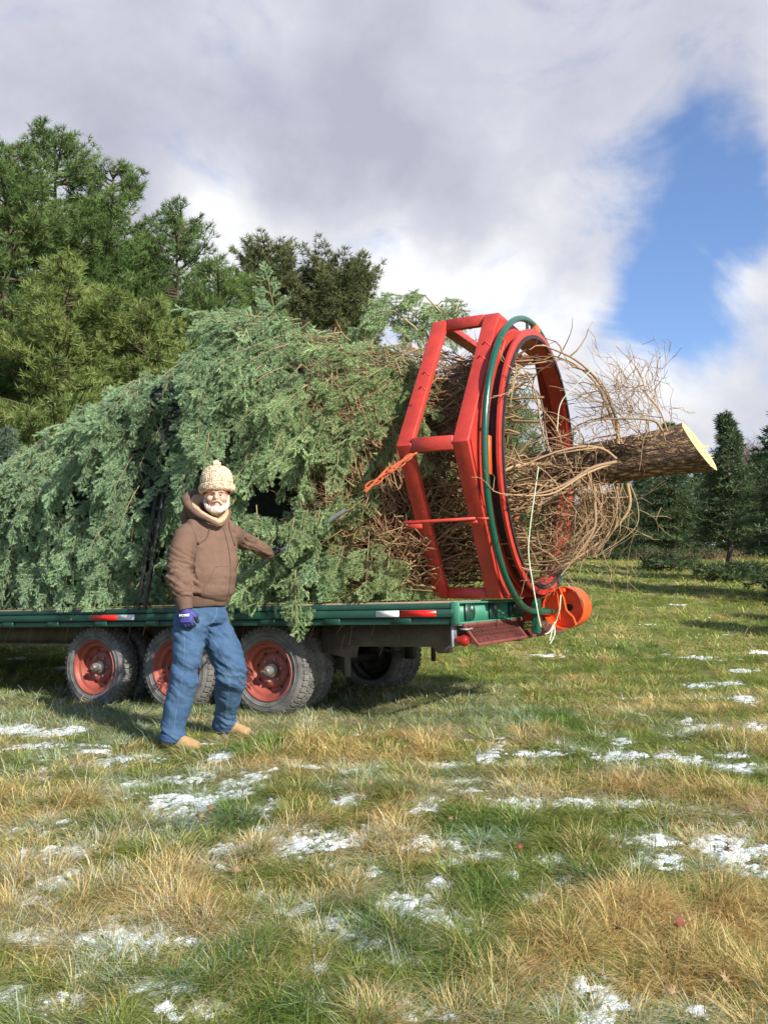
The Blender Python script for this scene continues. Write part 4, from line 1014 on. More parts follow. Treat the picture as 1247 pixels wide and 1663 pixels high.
for it in range(3600):
    if nb >= 1220: break
    s = 0.40 + 7.0 * rng.random() ** 1.2; phi = rng.uniform(-1.2, 2.1)
    dim = 1.0; k0 = 0.0
    if 2.42 < s < 3.05 and -.5 < phi < 1.15:
        if rng.random() < .55: continue
        k0 = -.25
    elif 1.25 < s < 2.42 and phi < 1.2: k0 = .045
    elif s > 3.05 and phi < .7: k0 = -.03
    if s < 1.2 and phi < .08 and phi > -.75 and rng.random() < .93: continue
    if s < .6 and rng.random() < .3: continue
    cl_ = float(fbm(np.array(s * 1.9 + 3), np.array(phi * 1.9 + 7), 2, 55)) + .12
    if cl_ < 0 and rng.random() < .16: continue
    top = np.clip((phi - .5) / .6, 0, 1)
    kk = np.clip(cl_ * .7, -.13, .08) + .86 + .10 * rng.random() - .05 * top - .05 * np.clip((1.9 - s) / .8, 0, 1) * top - .19 * np.clip((s - 2.0) / .9, 0, 1) * top + k0
    P = surf(np.array(s), np.array(phi), kk); out = nrm(surf(np.array(s), np.array(phi), 1.) - surf(np.array(s), np.array(phi), .5))
    tipd = nrm(np.array([-1., 0.0, -.42 * (s > 2.2)]))
    side_d = (tipd if not (1.9 < s < 2.45) else -tipd * .5) * rng.uniform(-.15, .75) + out * rng.uniform(.15, .45) + np.array([0, 0, -1]) * rng.uniform(.5, 1.1)
    top_d = tipd * rng.uniform(.5, 1.) + out * rng.uniform(-.05, .15) + np.array([0, -.35, -.1]) * rng.uniform(0, 1)
    D = side_d * (1 - top) + top_d * top + rng.normal(0, .2, 3)
    y_ = np.clip(1.25 - s / 1.9, 0, 1) * .8; col = (BLUE * (1 - y_) + YEL * y_) * rng.uniform(.8, 1.2)
    sc = (.70 + .3 * min(1, brad(s)))
    bough(P, D, nrm(out * rng.uniform(.5, 1.) + np.array([0, 0, .35]) + rng.normal(0, .3, 3)), .44 * sc * rng.uniform(.75, 1.25), col, n=4, sl=.235 * sc, droop=.35); nb += 1
# drooping tips over the deck edge, and the spray standing above the frame
for k in range(14):
    s = rng.uniform(1.0, 2.3); P = surf(np.array(s), np.array(-.55 + .3 * rng.random()), .95); P[1] = max(P[1], -.02)
    bough(P, np.array([-.3 + rng.normal(0, .3), -.45, -.5]), np.array([0, -1, .3]), .34, BLUE * rng.uniform(.9, 1.2), n=3, sl=.26)
for (px_, py_) in ((500, 850), (520, 838), (478, 862)):
    P = to_baler(W(px_, py_ - 22, 6.50)); bough(P, np.array([-.1, -.15, -1]), np.array([0, -1, .2]), .24, (BLUE + YEL) / 2, n=3, sl=.2)
P = to_baler(W(480, 925, 6.62)); bough(P, np.array([.1, -.15, -1]), np.array([0, -1, .1]), .36, (BLUE + YEL) / 2, n=3, sl=.26)
for (a, b_, Y1) in (((735, 545), (690, 480), 7.9), ((720, 560), (745, 488), 8.0), ((700, 560), (655, 490), 8.1), ((690, 560), (640, 505), 7.9), ((745, 550), (715, 500), 8.0)):
    A1 = to_baler(W(*a, Y1)); B1 = to_baler(W(*b_, Y1)); pts = np.array([A1, A1 * .6 + B1 * .4 + [.03, 0, .03], B1, B1 + [-.18, 0, .02], B1 + [-.36, 0, -.12]])
    tan_t.tube(pts, [.012, .010, .008, .006, .003], 5, cap=False, col=(.34, .24, .13))
    for k in range(1, 5):
        for z in range(3): spray.put(pts[k] + rng.normal(0, .03, 3), nrm(np.array([-.5 + rng.normal(0, .6), rng.normal(0, .5), -.5])), nrm(np.array([rng.normal(0, .4), -1, .4])), .26 * rng.uniform(.7, 1.2), (BLUE + YEL) / 2 * rng.uniform(.8, 1.1))
# green boughs squeezed inside the frame and the ring
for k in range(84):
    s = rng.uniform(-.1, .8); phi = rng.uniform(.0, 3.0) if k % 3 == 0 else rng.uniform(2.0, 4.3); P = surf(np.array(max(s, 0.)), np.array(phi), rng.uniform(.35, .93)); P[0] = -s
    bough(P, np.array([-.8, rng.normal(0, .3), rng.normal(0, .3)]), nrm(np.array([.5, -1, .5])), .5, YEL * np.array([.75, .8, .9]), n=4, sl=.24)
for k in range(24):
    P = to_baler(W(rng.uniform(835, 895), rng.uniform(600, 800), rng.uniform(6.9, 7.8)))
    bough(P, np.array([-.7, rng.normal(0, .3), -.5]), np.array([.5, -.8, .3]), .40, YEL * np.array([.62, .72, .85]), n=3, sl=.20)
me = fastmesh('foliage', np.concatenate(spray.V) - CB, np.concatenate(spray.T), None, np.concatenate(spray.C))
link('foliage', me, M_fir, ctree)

def tcol(): return np.array([.33, .21, .105]) * rng.uniform(.5, 1.15) if rng.random() < .8 else np.array([.25, .12, .07])
# brown twig thatch on the squeezed part
def thatch(n, s0, s1, p0, p1, k0, k1, r0=.004, r1=.0085, L=.7):
    for i in range(n):
        s = rng.uniform(s0, s1); phi = rng.uniform(p0, p1); k = rng.uniform(k0, k1); ds = rng.uniform(.3, 1) * L; dp = rng.normal(0, .25); pts = []
        for q in np.linspace(0, 1, 7):
            sx = s - ds / 2 + ds * q; p = surf(np.array(max(sx, 0.)), np.array(phi + dp * q + .05 * sin(q * 9 + i)), k + .035 * sin(q * 6 + i * 2)); p[0] = -sx; pts.append(p + rng.normal(0, .012, 3))
        r = rng.uniform(r0, r1); c = tcol()
        tan_t.tube(pts, np.linspace(r, r * .4, 7), 4, cap=False, col=c)
        for q in (2, 4, 5):
            if rng.random() < .8: tan_t.tube([pts[q], pts[q] + rng.normal(0, .07, 3) + [-.05, 0, 0], pts[q] + rng.normal(0, .10, 3) + [-.12, 0, 0]], [r * .5, r * .35, r * .2], 3, cap=False, col=c)
thatch(260, -.15, .55, -1.5, 1.3, .84, .97, L=.8)
thatch(400, .45, 1.2, -1.0, .08, .97, 1.07, r0=.004, r1=.010, L=.5)
thatch(40, -.15, .6, 2.6, 4.7, .88, 1.0, L=.8)
thatch(40, .6, 1.6, .1, 1.0, .98, 1.05, r0=.003, r1=.007, L=.6)
thatch(26, .3, .9, 1.2, 1.9, .93, .98, r0=.004, r1=.009, L=.7)
# a backing of dark twigs just inside so that the bundle is not hollow
thatch(300, -.1, .8, -1.5, 1.0, .62, .84, r0=.006, r1=.012, L=.9)
cp(tan_t, 'twigs', M_twig, col=True, fix=False)

# bare boughs between trunk and ring
br = G()
def catmull(P, m=5):
    P = np.array(P, float); P = np.vstack([2 * P[0] - P[1], P, 2 * P[-1] - P[-2]]); out = []
    for i in range(1, len(P) - 2):
        for t in np.arange(m) / m:
            out.append(.5 * ((2 * P[i]) + (-P[i - 1] + P[i + 1]) * t + (2 * P[i - 1] - 5 * P[i] + 4 * P[i + 1] - P[i + 2]) * t * t + (-P[i - 1] + 3 * P[i] - 3 * P[i + 1] + P[i + 2]) * t ** 3))
    out.append(P[-2]); return np.array(out)
def sidetwigs(pts, r, n, L, col, up=0.0, dirb=(-1, 0, 0)):
    for q in range(n):
        i = rng.integers(2, len(pts) - 1); p = pts[i]; d = nrm(np.array(dirb) * .6 + rng.normal(0, .5, 3) + [0, 0, up]); tp_ = [p]
        for k in range(5): tp_.append(tp_[-1] + d * L / 5 * rng.uniform(.7, 1.2)); d = nrm(d + rng.normal(0, .22, 3))
        br.tube(tp_, np.linspace(r * .5, .0018, 6), 4, cap=False, col=col)
        for k in (2, 3, 4):
            if rng.random() < .7:
                e1 = tp_[k] + nrm(d + rng.normal(0, .7, 3)) * L * .25; br.tube([tp_[k], e1, e1 + nrm(d + rng.normal(0, .4, 3)) * L * .12], [.0028, .0022, .0014], 3, cap=False, col=col)
for i in range(40):
    o0 = .26 + .62 * rng.random() ** 1.2; phi = rng.uniform(-2.2, .3) if i % 4 else rng.uniform(0, 2 * pi); rt = rng.uniform(.72, .98) if rng.random() < .75 else rng.uniform(.4, .8)
    def pp(o, r, ph): a = axis(o); return np.array([o, a[1] - cos(ph) * r, a[2] + sin(ph) * r])
    bul = rng.uniform(-.05, .10); dphi = rng.normal(0, .25)
    pts = [pp(o0, .15, phi), pp(o0 + .02, .15 + .22 * rt, phi + dphi * .2), pp(o0 - .04 + bul, .55 * rt + .1, phi + dphi * .5), pp(o0 * .55 + .10 + bul, .90 * rt, phi + dphi * .8), pp(.18, rt, phi + dphi), pp(-.25, rt * 1.0, phi + dphi * 1.2), pp(-.8, rt * 1.02, phi + dphi * 1.3)]
    pts = catmull([p + rng.normal(0, .014, 3) for p in pts], 4); r = rng.uniform(.004, .011) if i % 7 else rng.uniform(.012, .018); c = np.array([.34, .215, .115]) * rng.uniform(.6, 1.15)
    br.tube(pts, np.linspace(r, r * .35, len(pts)), 6, cap=False, col=c); sidetwigs(pts, r, 6, rng.uniform(.25, .5), c)
# limbs traced in the open: end point on the trunk, then out and back into the ring
def limb(pxs, Y, r, nt_=6, up=.0):
    c = np.array([.36, .235, .13]) * rng.uniform(.7, 1.1); pts = catmull([to_baler(W(a, b_, y)) for (a, b_), y in zip(pxs, np.linspace(Y[0], Y[1], len(pxs)))], 5)
    r *= .74; br.tube(pts, np.linspace(r, r * .4, len(pts)), 8, cap=False, col=c); sidetwigs(pts, r, nt_, .42, c, up); return pts
limb([(1003, 722), (1000, 680), (975, 625), (935, 585), (880, 560)], (6.55, 6.9), .022, 8)
limb([(1010, 722), (985, 660), (965, 620), (930, 590), (890, 575)], (6.6, 7.3), .018, 7)
limb([(1075, 700), (1060, 683), (1010, 680), (960, 685), (910, 712)], (6.45, 6.5), .015, 6)
limb([(1000, 745), (980, 730), (950, 725), (900, 735), (840, 760)], (6.45, 6.3), .016, 6)
limb([(1000, 750), (960, 760), (920, 785), (880, 800), (820, 805)], (6.4, 6.2), .018, 6)
limb([(995, 752), (950, 770), (900, 800), (860, 805), (815, 802)], (6.4, 6.15), .014, 6)
limb([(1018, 785), (1022, 820), (1005, 850), (960, 890), (900, 925), (850, 925)], (6.6, 6.6), .020, 8)
limb([(1000, 790), (1005, 840), (975, 885), (930, 915), (880, 930)], (6.5, 6.6), .013, 8)
limb([(985, 790), (995, 840), (965, 875), (925, 905), (870, 915)], (6.6, 6.9), .011, 8)
limb([(970, 785), (985, 830), (955, 880), (905, 915), (850, 915)], (6.6, 6.5), .010, 8)
limb([(905, 760), (880, 700), (870, 640), (850, 600), (835, 590)], (6.6, 6.2), .012, 7)
limb([(920, 750), (900, 690), (868, 650), (868, 612), (895, 590)], (6.7, 6.3), .012, 5)
limb([(965, 815), (965, 855), (945, 890), (910, 935)], (6.3, 6.3), .018, 3)
for k in range(16):
    x0 = rng.uniform(985, 1080); 
    limb([(x0, 722 - (x0 - 985) * .17), (x0 + rng.normal(0, 8), 690), (x0 + rng.normal(0, 16), 655), (x0 + rng.normal(-4, 24), 600 + rng.uniform(-30, 30))], (6.55, 6.55), rng.uniform(.003, .006), 5, up=.6)
limb([(1083, 700), (1070, 665), (1050, 640), (1035, 600), (1000, 562)], (6.45, 6.4), .009, 7, up=.5)
limb([(1085, 700), (1090, 670), (1088, 650), (1094, 630)], (6.45, 6.4), .004, 3, up=.5)
for k in range(26):   # hanging fine twigs under the trunk
    x0 = rng.uniform(925, 1025); limb([(x0, 785), (x0 + rng.normal(4, 8), 820), (x0 + rng.normal(-2, 12), 860), (x0 - rng.uniform(10, 60), 905)], (6.5, rng.uniform(6.4, 7.2)), rng.uniform(.003, .007), 3)
cp(br, 'bare_limbs', M_twig, col=True, fix=False)
# knots and bark scars on the trunk are small collars
g = G()
for (o, a) in ((1.05, 1.3), (1.0, .25), (.85, -.5), (1.25, .9), (.7, .6)):
    p = np.array([o, 1.3 - cos(a) * .175, axis(o)[2] + sin(a) * .175]); d = np.array([0, -cos(a), sin(a)]); g.lathe([(0, .012), (.016, .014), (.026, .004), (.032, -.01)], p, d, 12)
cp(g, 'knots', M_bark, smooth=True)

# twine
def twine(pxs, Y, r, label, name='twine'):
    P = [W(a, b_, y) for (a, b_), y in zip(pxs, np.linspace(Y[0], Y[1], len(pxs)))]; g = G(); g.tube(catmull(P, 5), r, 6); o = g.build(name, M_twine, smooth=True); tag(o, label, 'twine'); return o
g = G()
for pxs in ([(910, 966), (908, 990), (902, 1010), (899, 1012)], [(899, 1012), (896, 1024), (892, 1040)], [(899, 1012), (892, 1026), (885, 1030)], [(899, 1012), (900, 1030), (893, 1045)]):
    g.tube(catmull([W(a, b_, 6.95) for a, b_ in pxs], 4), .006, 6)
o = g.build('twine', M_twine, smooth=True); tag(o, 'frayed pale green twine end hanging beside the orange drum', 'twine')
twine([(874, 758), (868, 800), (860, 860), (858, 900), (866, 955), (874, 1000), (878, 1018)], (6.0, 6.1), .004, 'long pale green twine hanging in front of the red ring down past the green beam')
twine([(962, 598), (935, 625), (910, 655), (904, 700)], (6.3, 6.4), .004, 'short pale twine caught in the bare branches at upper right of the ring')
# pole in the man's hand
p0 = W(372, 949, 6.86); p1 = W(562, 828, 6.44)
g = G(); d = nrm(p1 - p0); g.lathe([(.018, 0), (.018, np.linalg.norm(p1 - p0)), (.015, np.linalg.norm(p1 - p0)), (.015, 0)], p0, d, 20, closed=True)
o = g.build('metal_pole', M_galv, smooth=True); tag(o, 'grey metal pipe held by the man, poking up into the fir boughs', 'pipe')
g = G(); g.tube(catmull([W(346, 790, 7.0), W(347, 762, 7.0), W(351, 750, 7.0), (W(360, 738, 7.02))], 4), .011, 8); o = g.build('steel_hook', M_galv, smooth=True); tag(o, 'curved grey steel hook sticking out of the boughs above the knitted hat', 'hook')

# ------------------------------------------------------------------ fallen leaves
def leaf_mesh():
    pts = []
    lob = [(90, 1.0), (70, .34), (52, .92), (32, .32), (10, .82), (-12, .28), (-40, .48), (-80, .14)]
    full = lob + [(180 - a, r) for a, r in lob[::-1] if a != 90]
    for a, r in full: pts.append((cos(radians(a)) * r, sin(radians(a)) * r))
    m = len(pts); V = [(x, y, .25 * x * x + .12 * y * abs(y)) for x, y in pts] + [(0, 0, 0)]
    T = [[m, i, (i + 1) % m] for i in range(m)]; s0 = len(V)
    V += [(-.02, -.15, 0), (.02, -.15, 0), (0, -.8, .12)]; T.append([s0, s0 + 1, s0 + 2])
    return V, T
LV, LT = leaf_mesh()
LM = [painted('leaf_' + n_, c, c2, rough=.7, scale=9) for n_, c, c2 in (('brown', (.20, .085, .045), (.13, .06, .035)), ('tan', (.30, .19, .09), (.20, .12, .06)), ('red', (.15, .028, .014), (.10, .022, .012)), ('dark', (.07, .03, .025), (.04, .02, .018)))]
leaves = [(1105, 1532, .044, 2, 'bright red-brown leaf standing upright in the dry tufts at lower right', 75), (1178, 1393, .030, 3, 'dark curled leaf lying on the big snow patch at right', 20), (1186, 1396, .022, 0, 'small brown leaf touching the dark one on the right snow patch', 20),
 (843, 1405, .030, 2, 'orange leaf on edge beside the small snow patch right of centre', 70), (1200, 1366, .025, 1, 'tan leaf above the dark leaf on the right snow patch', 20), (326, 1350, .035, 1, 'tan leaf in the green grass below the man', 55), (343, 1336, .028, 0, 'narrow brown leaf next to the tan leaf below the man', 80),
 (548, 1325, .030, 3, 'dark leaf at the snow edge below the large wheel', 60), (585, 1304, .032, 0, 'brown leaf near snow, right of the dark leaf', 45), (1032, 1276, .034, 3, 'dark maroon leaf in the tan grass right of centre', 50), (845, 1164, .030, 0, 'brown leaf in the shaded grass right of the wheels', 40),
 (385, 1430, .036, 1, 'pale leaf half buried in straw left of centre', 30), (600, 1285, .026, 1, 'tan leaf lying right of the snow by the large wheel', 20), (755, 1310, .030, 0, 'brown leaf at the dark green tuft', 30), (730, 1343, .026, 1, 'pink-tan leaf inside the dark green tuft', 35), (920, 1468, .030, 1, 'pale leaf in dry grass right of centre', 30),
 (860, 1582, .034, 0, 'brown leaf low in the middle right grass', 30), (822, 1570, .026, 2, 'reddish leaf left of the low brown leaf', 30), (1178, 1617, .040, 1, 'wide tan leaf at the lower right corner grass', 35), (1092, 1635, .030, 1, 'tan leaf near the bottom edge at right', 30), (1005, 1540, .028, 3, 'dark leaf in the straw left of the red leaf', 60), (985, 1106, .030, 1, 'tan leaf far out in the grass behind the trailer end', 20), (1228, 1148, .05, 1, 'pale leaf at the right picture edge by thin snow', 20), (625, 1075, .02, 1, 'small leaf in the shade behind the rear wheels', 20), (930, 1108, .03, 0, 'rust leaf in the grass below the orange drum', 30), (1215, 1330, .03, 0, 'brown leaf in tan grass at the right edge', 30)]
for px, py, s, mi, lab, tilt in leaves:
    x, y = gpt(px, py); z = float(gh(x, y)) + .025 + (.04 if tilt > 50 else .02) * (1 if y < 6 else .6)
    rz = rng.uniform(0, 6); R = Matrix.Rotation(rng.uniform(-.5, .5), 3, 'Z') @ Matrix.Rotation(radians(tilt), 3, 'X') @ Matrix.Rotation(rz if tilt < 50 else rng.uniform(-.4, .4), 3, 'Z')
    V = np.array(LV) * s * 1.0; V[:, 2] += .18 * s * np.sin(V[:, 0] / s * 3 + px); V = V @ np.array(R).T
    me = fastmesh('fallen_leaf', V, LT); o = link('fallen_leaf', me, LM[mi]); o.location = (x, y, z); sm = o.modifiers.new('thick', 'SOLIDIFY'); sm.thickness = .0012
    tag(o, lab, 'leaf', 'fallen leaves in the grass')

# ------------------------------------------------------------------ the man
def ell(g, c, ax, rad, n=20, m=14):
    """ellipsoid; ax = 3 axis vectors, rad = 3 radii"""
    th = np.arange(n) / n * 2 * pi; ph = np.linspace(-pi / 2, pi / 2, m + 2)[1:-1]; c = np.array(c, float)
    A_ = [np.array(a, float) for a in ax]; V = [c + (A_[0] * rad[0] * np.cos(th)[:, None] + A_[1] * rad[1] * np.sin(th)[:, None]) * cos(p) + A_[2] * rad[2] * sin(p) for p in ph]
    V = np.concatenate(V + [[c - A_[2] * rad[2]], [c + A_[2] * rad[2]]]); k = np.arange(n); k2 = (k + 1) % n
    Q = np.concatenate([np.stack([i * n + k, i * n + k2, (i + 1) * n + k2, (i + 1) * n + k], 1) for i in range(m - 1)])
    T = [[m * n, k2[j], k[j]] for j in range(n)] + [[m * n + 1, (m - 1) * n + k[j], (m - 1) * n + k2[j]] for j in range(n)]
    return g.add(V, T, Q)
def remesh(g, vox, sm=4, fac=.5):
    """joins overlapping closed pieces into one continuous smooth surface"""
    V, T, Q, C = g.arrays(); me = fastmesh('tmp', V, T, Q); o = bpy.data.objects.new('tmp', me); COL.objects.link(o)
    r = o.modifiers.new('r', 'REMESH'); r.mode = 'VOXEL'; r.voxel_size = vox; r.use_smooth_shade = True
    if sm: s = o.modifiers.new('s', 'SMOOTH'); s.iterations = sm; s.factor = fac
    dg = bpy.context.evaluated_depsgraph_get(); e = o.evaluated_get(dg); m2 = bpy.data.meshes.new_from_object(e, depsgraph=dg)
    bpy.data.objects.remove(o); bpy.data.meshes.remove(me); return m2
def displace(me, fn):
    n = len(me.vertices); co = np.empty(n * 3, np.float32); no = np.empty(n * 3, np.float32)
    me.vertices.foreach_get('co', co); me.vertices.foreach_get('normal', no); co = co.reshape(-1, 3).astype(float); no = no.reshape(-1, 3)
    d = fn(co); co = co + no * d[:, None]; me.vertices.foreach_set('co', co.astype(np.float32).ravel()); me.update()
def chain_param(co, P):
    """nearest segment of polyline P: distance and running length"""
    P = np.array(P); best = np.full(len(co), 9.); t = np.zeros(len(co)); acc = 0
    for a, b in zip(P[:-1], P[1:]):
        d = b - a; L = np.linalg.norm(d); u = np.clip(((co - a) @ d) / L ** 2, 0, 1); q = a + u[:, None] * d; dist = np.linalg.norm(co - q, axis=1)
        m = dist < best; best[m] = dist[m]; t[m] = acc + u[m] * L; acc += L
    return best, t
FX = np.array([sin(radians(36)), -cos(radians(36)), 0.]); SX = np.array([-cos(radians(36)), -sin(radians(36)), 0.])   # chest front / his right
PB = W(318, 1200, 5.85); PB[2] = float(gh(PB[0], PB[1]))
person = empty('person', PB); tag(person, 'bearded man in brown hoodie, jeans and knitted hat reaching back to grip a pipe', 'person')
M_hood = painted('hoodie_cotton', (.148, .090, .064), (.115, .070, .050), rough=.9, scale=7, bump=.35, bscale=90, spec=.15)
M_hood2 = painted('hoodie_rib', (.135, .082, .058), (.105, .064, .046), rough=.9, scale=12, bump=.4, bscale=160, spec=.15)
M_lin = painted('hood_lining', (.50, .34, .20), (.40, .27, .16), rough=.95, scale=9, bump=.5, bscale=140, spec=.1)
M_seam = painted('seam_thread', (.085, .055, .042), (.07, .045, .035), rough=.9, scale=20)
M_jean = painted('denim', (.035, .075, .140), (.062, .112, .185), rough=.85, scale=5.5, lo=.38, hi=.66, bump=.4, bscale=170, spec=.2, c3=(.12, .16, .21))
M_jean2 = painted('denim_dark', (.030, .065, .15), (.045, .09, .19), rough=.9, scale=9, bump=.4, bscale=150, spec=.2)
M_stitch = painted('jean_stitch', (.13, .19, .28), (.10, .15, .24), rough=.9, scale=30)
M_skin = painted('skin', (.60, .30, .215), (.68, .40, .30), rough=.5, scale=16, lo=.4, hi=.6, bump=.12, bscale=200, spec=.35)
M_beard = painted('beard_hair', (.62, .51, .43), (.46, .36, .29), rough=.85, scale=45, bump=.9, bscale=150, spec=.1)
M_hat = painted('knit_wool', (.60, .48, .34), (.32, .22, .14), rough=.95, scale=48, lo=.46, hi=.60, bump=.6, bscale=120, spec=.1)
M_glove = painted('glove_blue', (.045, .045, .24), (.03, .03, .15), rough=.7, scale=18, bump=.3)
M_palm = painted('glove_palm', (.018, .018, .022), (.03, .03, .036), rough=.6, scale=18, bump=.3)
M_boot = painted('boot_leather', (.40, .25, .11), (.28, .17, .075), rough=.75, scale=16, bump=.3)
M_eye = painted('eye_dark', (.03, .02, .016), (.05, .035, .03), rough=.3, scale=30)
def pl_(me, name, mat, parent=None, smooth=True):
    o = link(name, me, mat, parent or person, smooth); 
    if parent is None: me.transform(Matrix.Translation(-Vector(PB)))
    return o
TY = 5.93
def C_(px, py, Y=TY): return W(px, py, Y)
# --- hoodie
hg = G()
tors = [((328, 972), .186, .152), ((330, 964), .203, .172), ((334, 950), .209, .186), ((337, 930), .207, .184), ((339, 908), .206, .166), ((340, 886), .208, .146), ((340, 870), .205, .128), ((341, 858), .172, .108), ((343, 849), .11, .092)]
tP = np.array([C_(*p) for p, a, b in tors]); tR = np.array([[a, b] for p, a, b in tors]); hg.tube(tP, tR, 36, up=SX)
hg.tube([C_(309, 862, 5.84), C_(341, 853, 5.93), C_(373, 862, 6.03)], [.078, .085, .076], 20)
ARM_R = [C_(304, 868, 5.835), C_(295, 895, 5.80), C_(290, 918, 5.78), C_(290, 935, 5.76), C_(294, 955, 5.72), C_(299, 974, 5.69)]
hg.tube(ARM_R, [.086, .084, .081, .080, .076, .063], 24)
pd = nrm(p1 - p0); G0 = p0 + (p1 - p0) * ((451 - 372) / (562 - 372)); hback = nrm(np.array([-.25, -.45, .85]) - pd * (np.array([-.25, -.45, .85]) @ pd))
hdirL = nrm(np.cross(pd, hback)); hdirL = hdirL if hdirL[1] > 0 else -hdirL
WL = G0 + hback * .034 - hdirL * .062 - pd * .01
ARM_L = [C_(375, 867, 6.04), C_(394, 877, 6.22), C_(410, 884, 6.36), WL * .45 + C_(410, 884, 6.36) * .55 + np.array([0, 0, .01]), WL - nrm(WL - C_(410, 884, 6.36)) * .05]
hg.tube(ARM_L, [.080, .068, .060, .055, .045], 24)
ell(hg, ARM_R[0] + np.array([.012, 0, .004]), np.eye(3), (.084, .084, .078)); ell(hg, ARM_L[0], np.eye(3), (.078, .078, .074)); hm_ = remesh(hg, .0075, 7)
def hfold(co):
    d = np.zeros(len(co)); dist, t = chain_param(co, ARM_R); m = dist < .12
    n1 = fbm(co[:, 0] * 14 + co[:, 2] * 5, co[:, 2] * 26 + co[:, 1] * 6, 3, 201)
    n2 = fbm(co[:, 0] * 7 - co[:, 1] * 7, co[:, 2] * 9, 3, 202)
    nr = fbm((co[:, 0] + co[:, 1]) * 6, co[:, 2] * 38 + (co[:, 0]) * 22, 3, 203)
    arm = np.clip((t - .10) / .1, 0, 1) * m; d += arm * (nr * .046 + .005 * np.sin(t * 150 + n2 * 14) * np.clip((t - .14) / .1, 0, 1))
    dl, tl_ = chain_param(co, ARM_L); ml = (dl < .10) & (tl_ > .08); d += ml * (nr * .040)
    d += (~m & ~ml) * (n2 * .022 + .010 * fbm(co[:, 0] * 11 + co[:, 2] * 13, co[:, 2] * 10 - co[:, 0] * 12, 3, 204) + np.exp(-((co[:, 2] - 1.03) / .035) ** 2) * .010)
    return d
displace(hm_, hfold)
from mathutils.bvhtree import BVHTree
def bvh(me): return BVHTree.FromPolygons([v.co.copy() for v in me.vertices], [tuple(p.vertices) for p in me.polygons])
bh = bvh(hm_)
def onto(b, pts, off=.002):
    out = []; o = Vector((0, 0, CAMZ))
    for px, py in pts:
        d = Vector(ray(px, py)).normalized(); h = b.ray_cast(o, d)
        if h[0] is not None: out.append(np.array(h[0] + h[1].normalized() * off * (1 if h[1].dot(d) < 0 else -1)))
    return np.array(out)
def dens(pts, k=6):
    pts = np.array(pts, float); return [tuple(p) for p in catmull(np.column_stack([pts, np.zeros(len(pts))]), k)[:, :2]]
hoodie = pl_(hm_, 'hoodie', M_hood)
def cl(g, name, mat, parent=None, sm=True): 
    o = g.build(name, mat, parent or person, off=PB if parent is None or True else (0, 0, 0), smooth=sm); return o
g = G()
hr = [(C_(327, 984), .174, .140), (C_(327, 980), .183, .149), (C_(328, 974), .188, .153), (C_(328.5, 969), .190, .157), (C_(329, 966), .180, .15)]
g.tube([a for a, b, c in hr], np.array([[b, c] for a, b, c in hr]), 60, up=SX); cl(g, 'hem_band', M_hood2, hoodie)
g = G(); g.tube([ARM_R[-1] + (ARM_R[-1] - ARM_R[-2]) * -.12, C_(300, 980, 5.685), C_(302, 990, 5.68)], [.060, .054, .047], 24); cl(g, 'cuff', M_hood2, hoodie)
g = G(); e_ = ARM_L[-1]; dd = nrm(WL - e_); g.tube([e_ - dd * .02, e_ + dd * .015, e_ + dd * .035], [.050, .044, .038], 24); cl(g, 'cuff', M_hood2, hoodie)
# hood lying round the neck
NC = C_(346, 838, 5.96)
hp_ = [C_(358, 854, 5.80), C_(341, 845, 5.77), C_(318, 833, 5.83), C_(303, 814, 5.97), C_(315, 802, 6.10), C_(348, 811, 6.12), C_(371, 828, 6.02), C_(369, 843, 5.87)]
hpc = catmull(hp_ + hp_[:1], 6); g = G(); g.tube(hpc, np.interp(np.linspace(0, 8, len(hpc)), range(9), [.012, .016, .024, .033, .034, .026, .014, .012, .012]), 16)
th_ = [p * .66 + NC * .34 + np.array([0, 0, -.05]) for p in hpc]; g.tube(th_, np.interp(np.linspace(0, 8, len(th_)), range(9), [.022, .030, .044, .054, .050, .040, .022, .018, .022]), 12)
g.tube([C_(312, 822, 6.02), C_(306, 838, 6.08), C_(312, 858, 6.08)], [.05, .065, .05], 14); g.tube([C_(320, 806, 6.08), C_(328, 826, 6.12), C_(332, 850, 6.08)], [.035, .06, .05], 14)
hdm = remesh(g, .007, 5); displace(hdm, lambda co: fbm(co[:, 0] * 16, co[:, 2] * 18 + co[:, 1] * 10, 3, 230) * .014); pl_(hdm, 'hood', M_hood, hoodie).data.transform(Matrix.Translation(-Vector(PB)))
g = G(); lp = [p * .80 + NC * .20 + np.array([0, 0, .006]) for p in hpc]; g.tube(lp, .022, 12); lp = [p * .66 + NC * .34 + np.array([0, 0, -.012]) for p in hpc]; g.tube(lp, .028, 12)
ldm = remesh(g, .007, 4); displace(ldm, lambda co: fbm(co[:, 0] * 20, co[:, 2] * 26, 3, 231) * .012); pl_(ldm, 'hood_lining', M_lin, hoodie).data.transform(Matrix.Translation(-Vector(PB)))
def line(b, pts, name, mat, parent, r=.003, off=.001, k=6):
    q = onto(b, dens(pts, k), off)
    if len(q) > 2: g = G(); g.tube(q, r, 6); return cl(g, name, mat, parent)
line(bh, [(359, 851), (364, 862), (370, 885), (374, 912), (374, 940), (371, 966)], 'zip', M_seam, hoodie, .004)
line(bh, [(350, 921), (345, 930), (340, 942), (333, 951), (331, 960), (333, 966), (350, 967), (366, 967)], 'pocket_seam', M_seam, hoodie, .0022, 0)
line(bh, [(350, 921), (360, 920), (372, 920)], 'pocket_seam', M_seam, hoodie, .0018, 0)
line(bh, [(303, 846), (312, 856), (318, 870), (320, 888), (317, 905)], 'sleeve_seam', M_seam, hoodie, .0020, 0)
line(bh, [(341, 848), (340, 862), (336, 874), (328, 880), (324, 882)], 'drawstring', M_hood2, hoodie, .0050, .004)
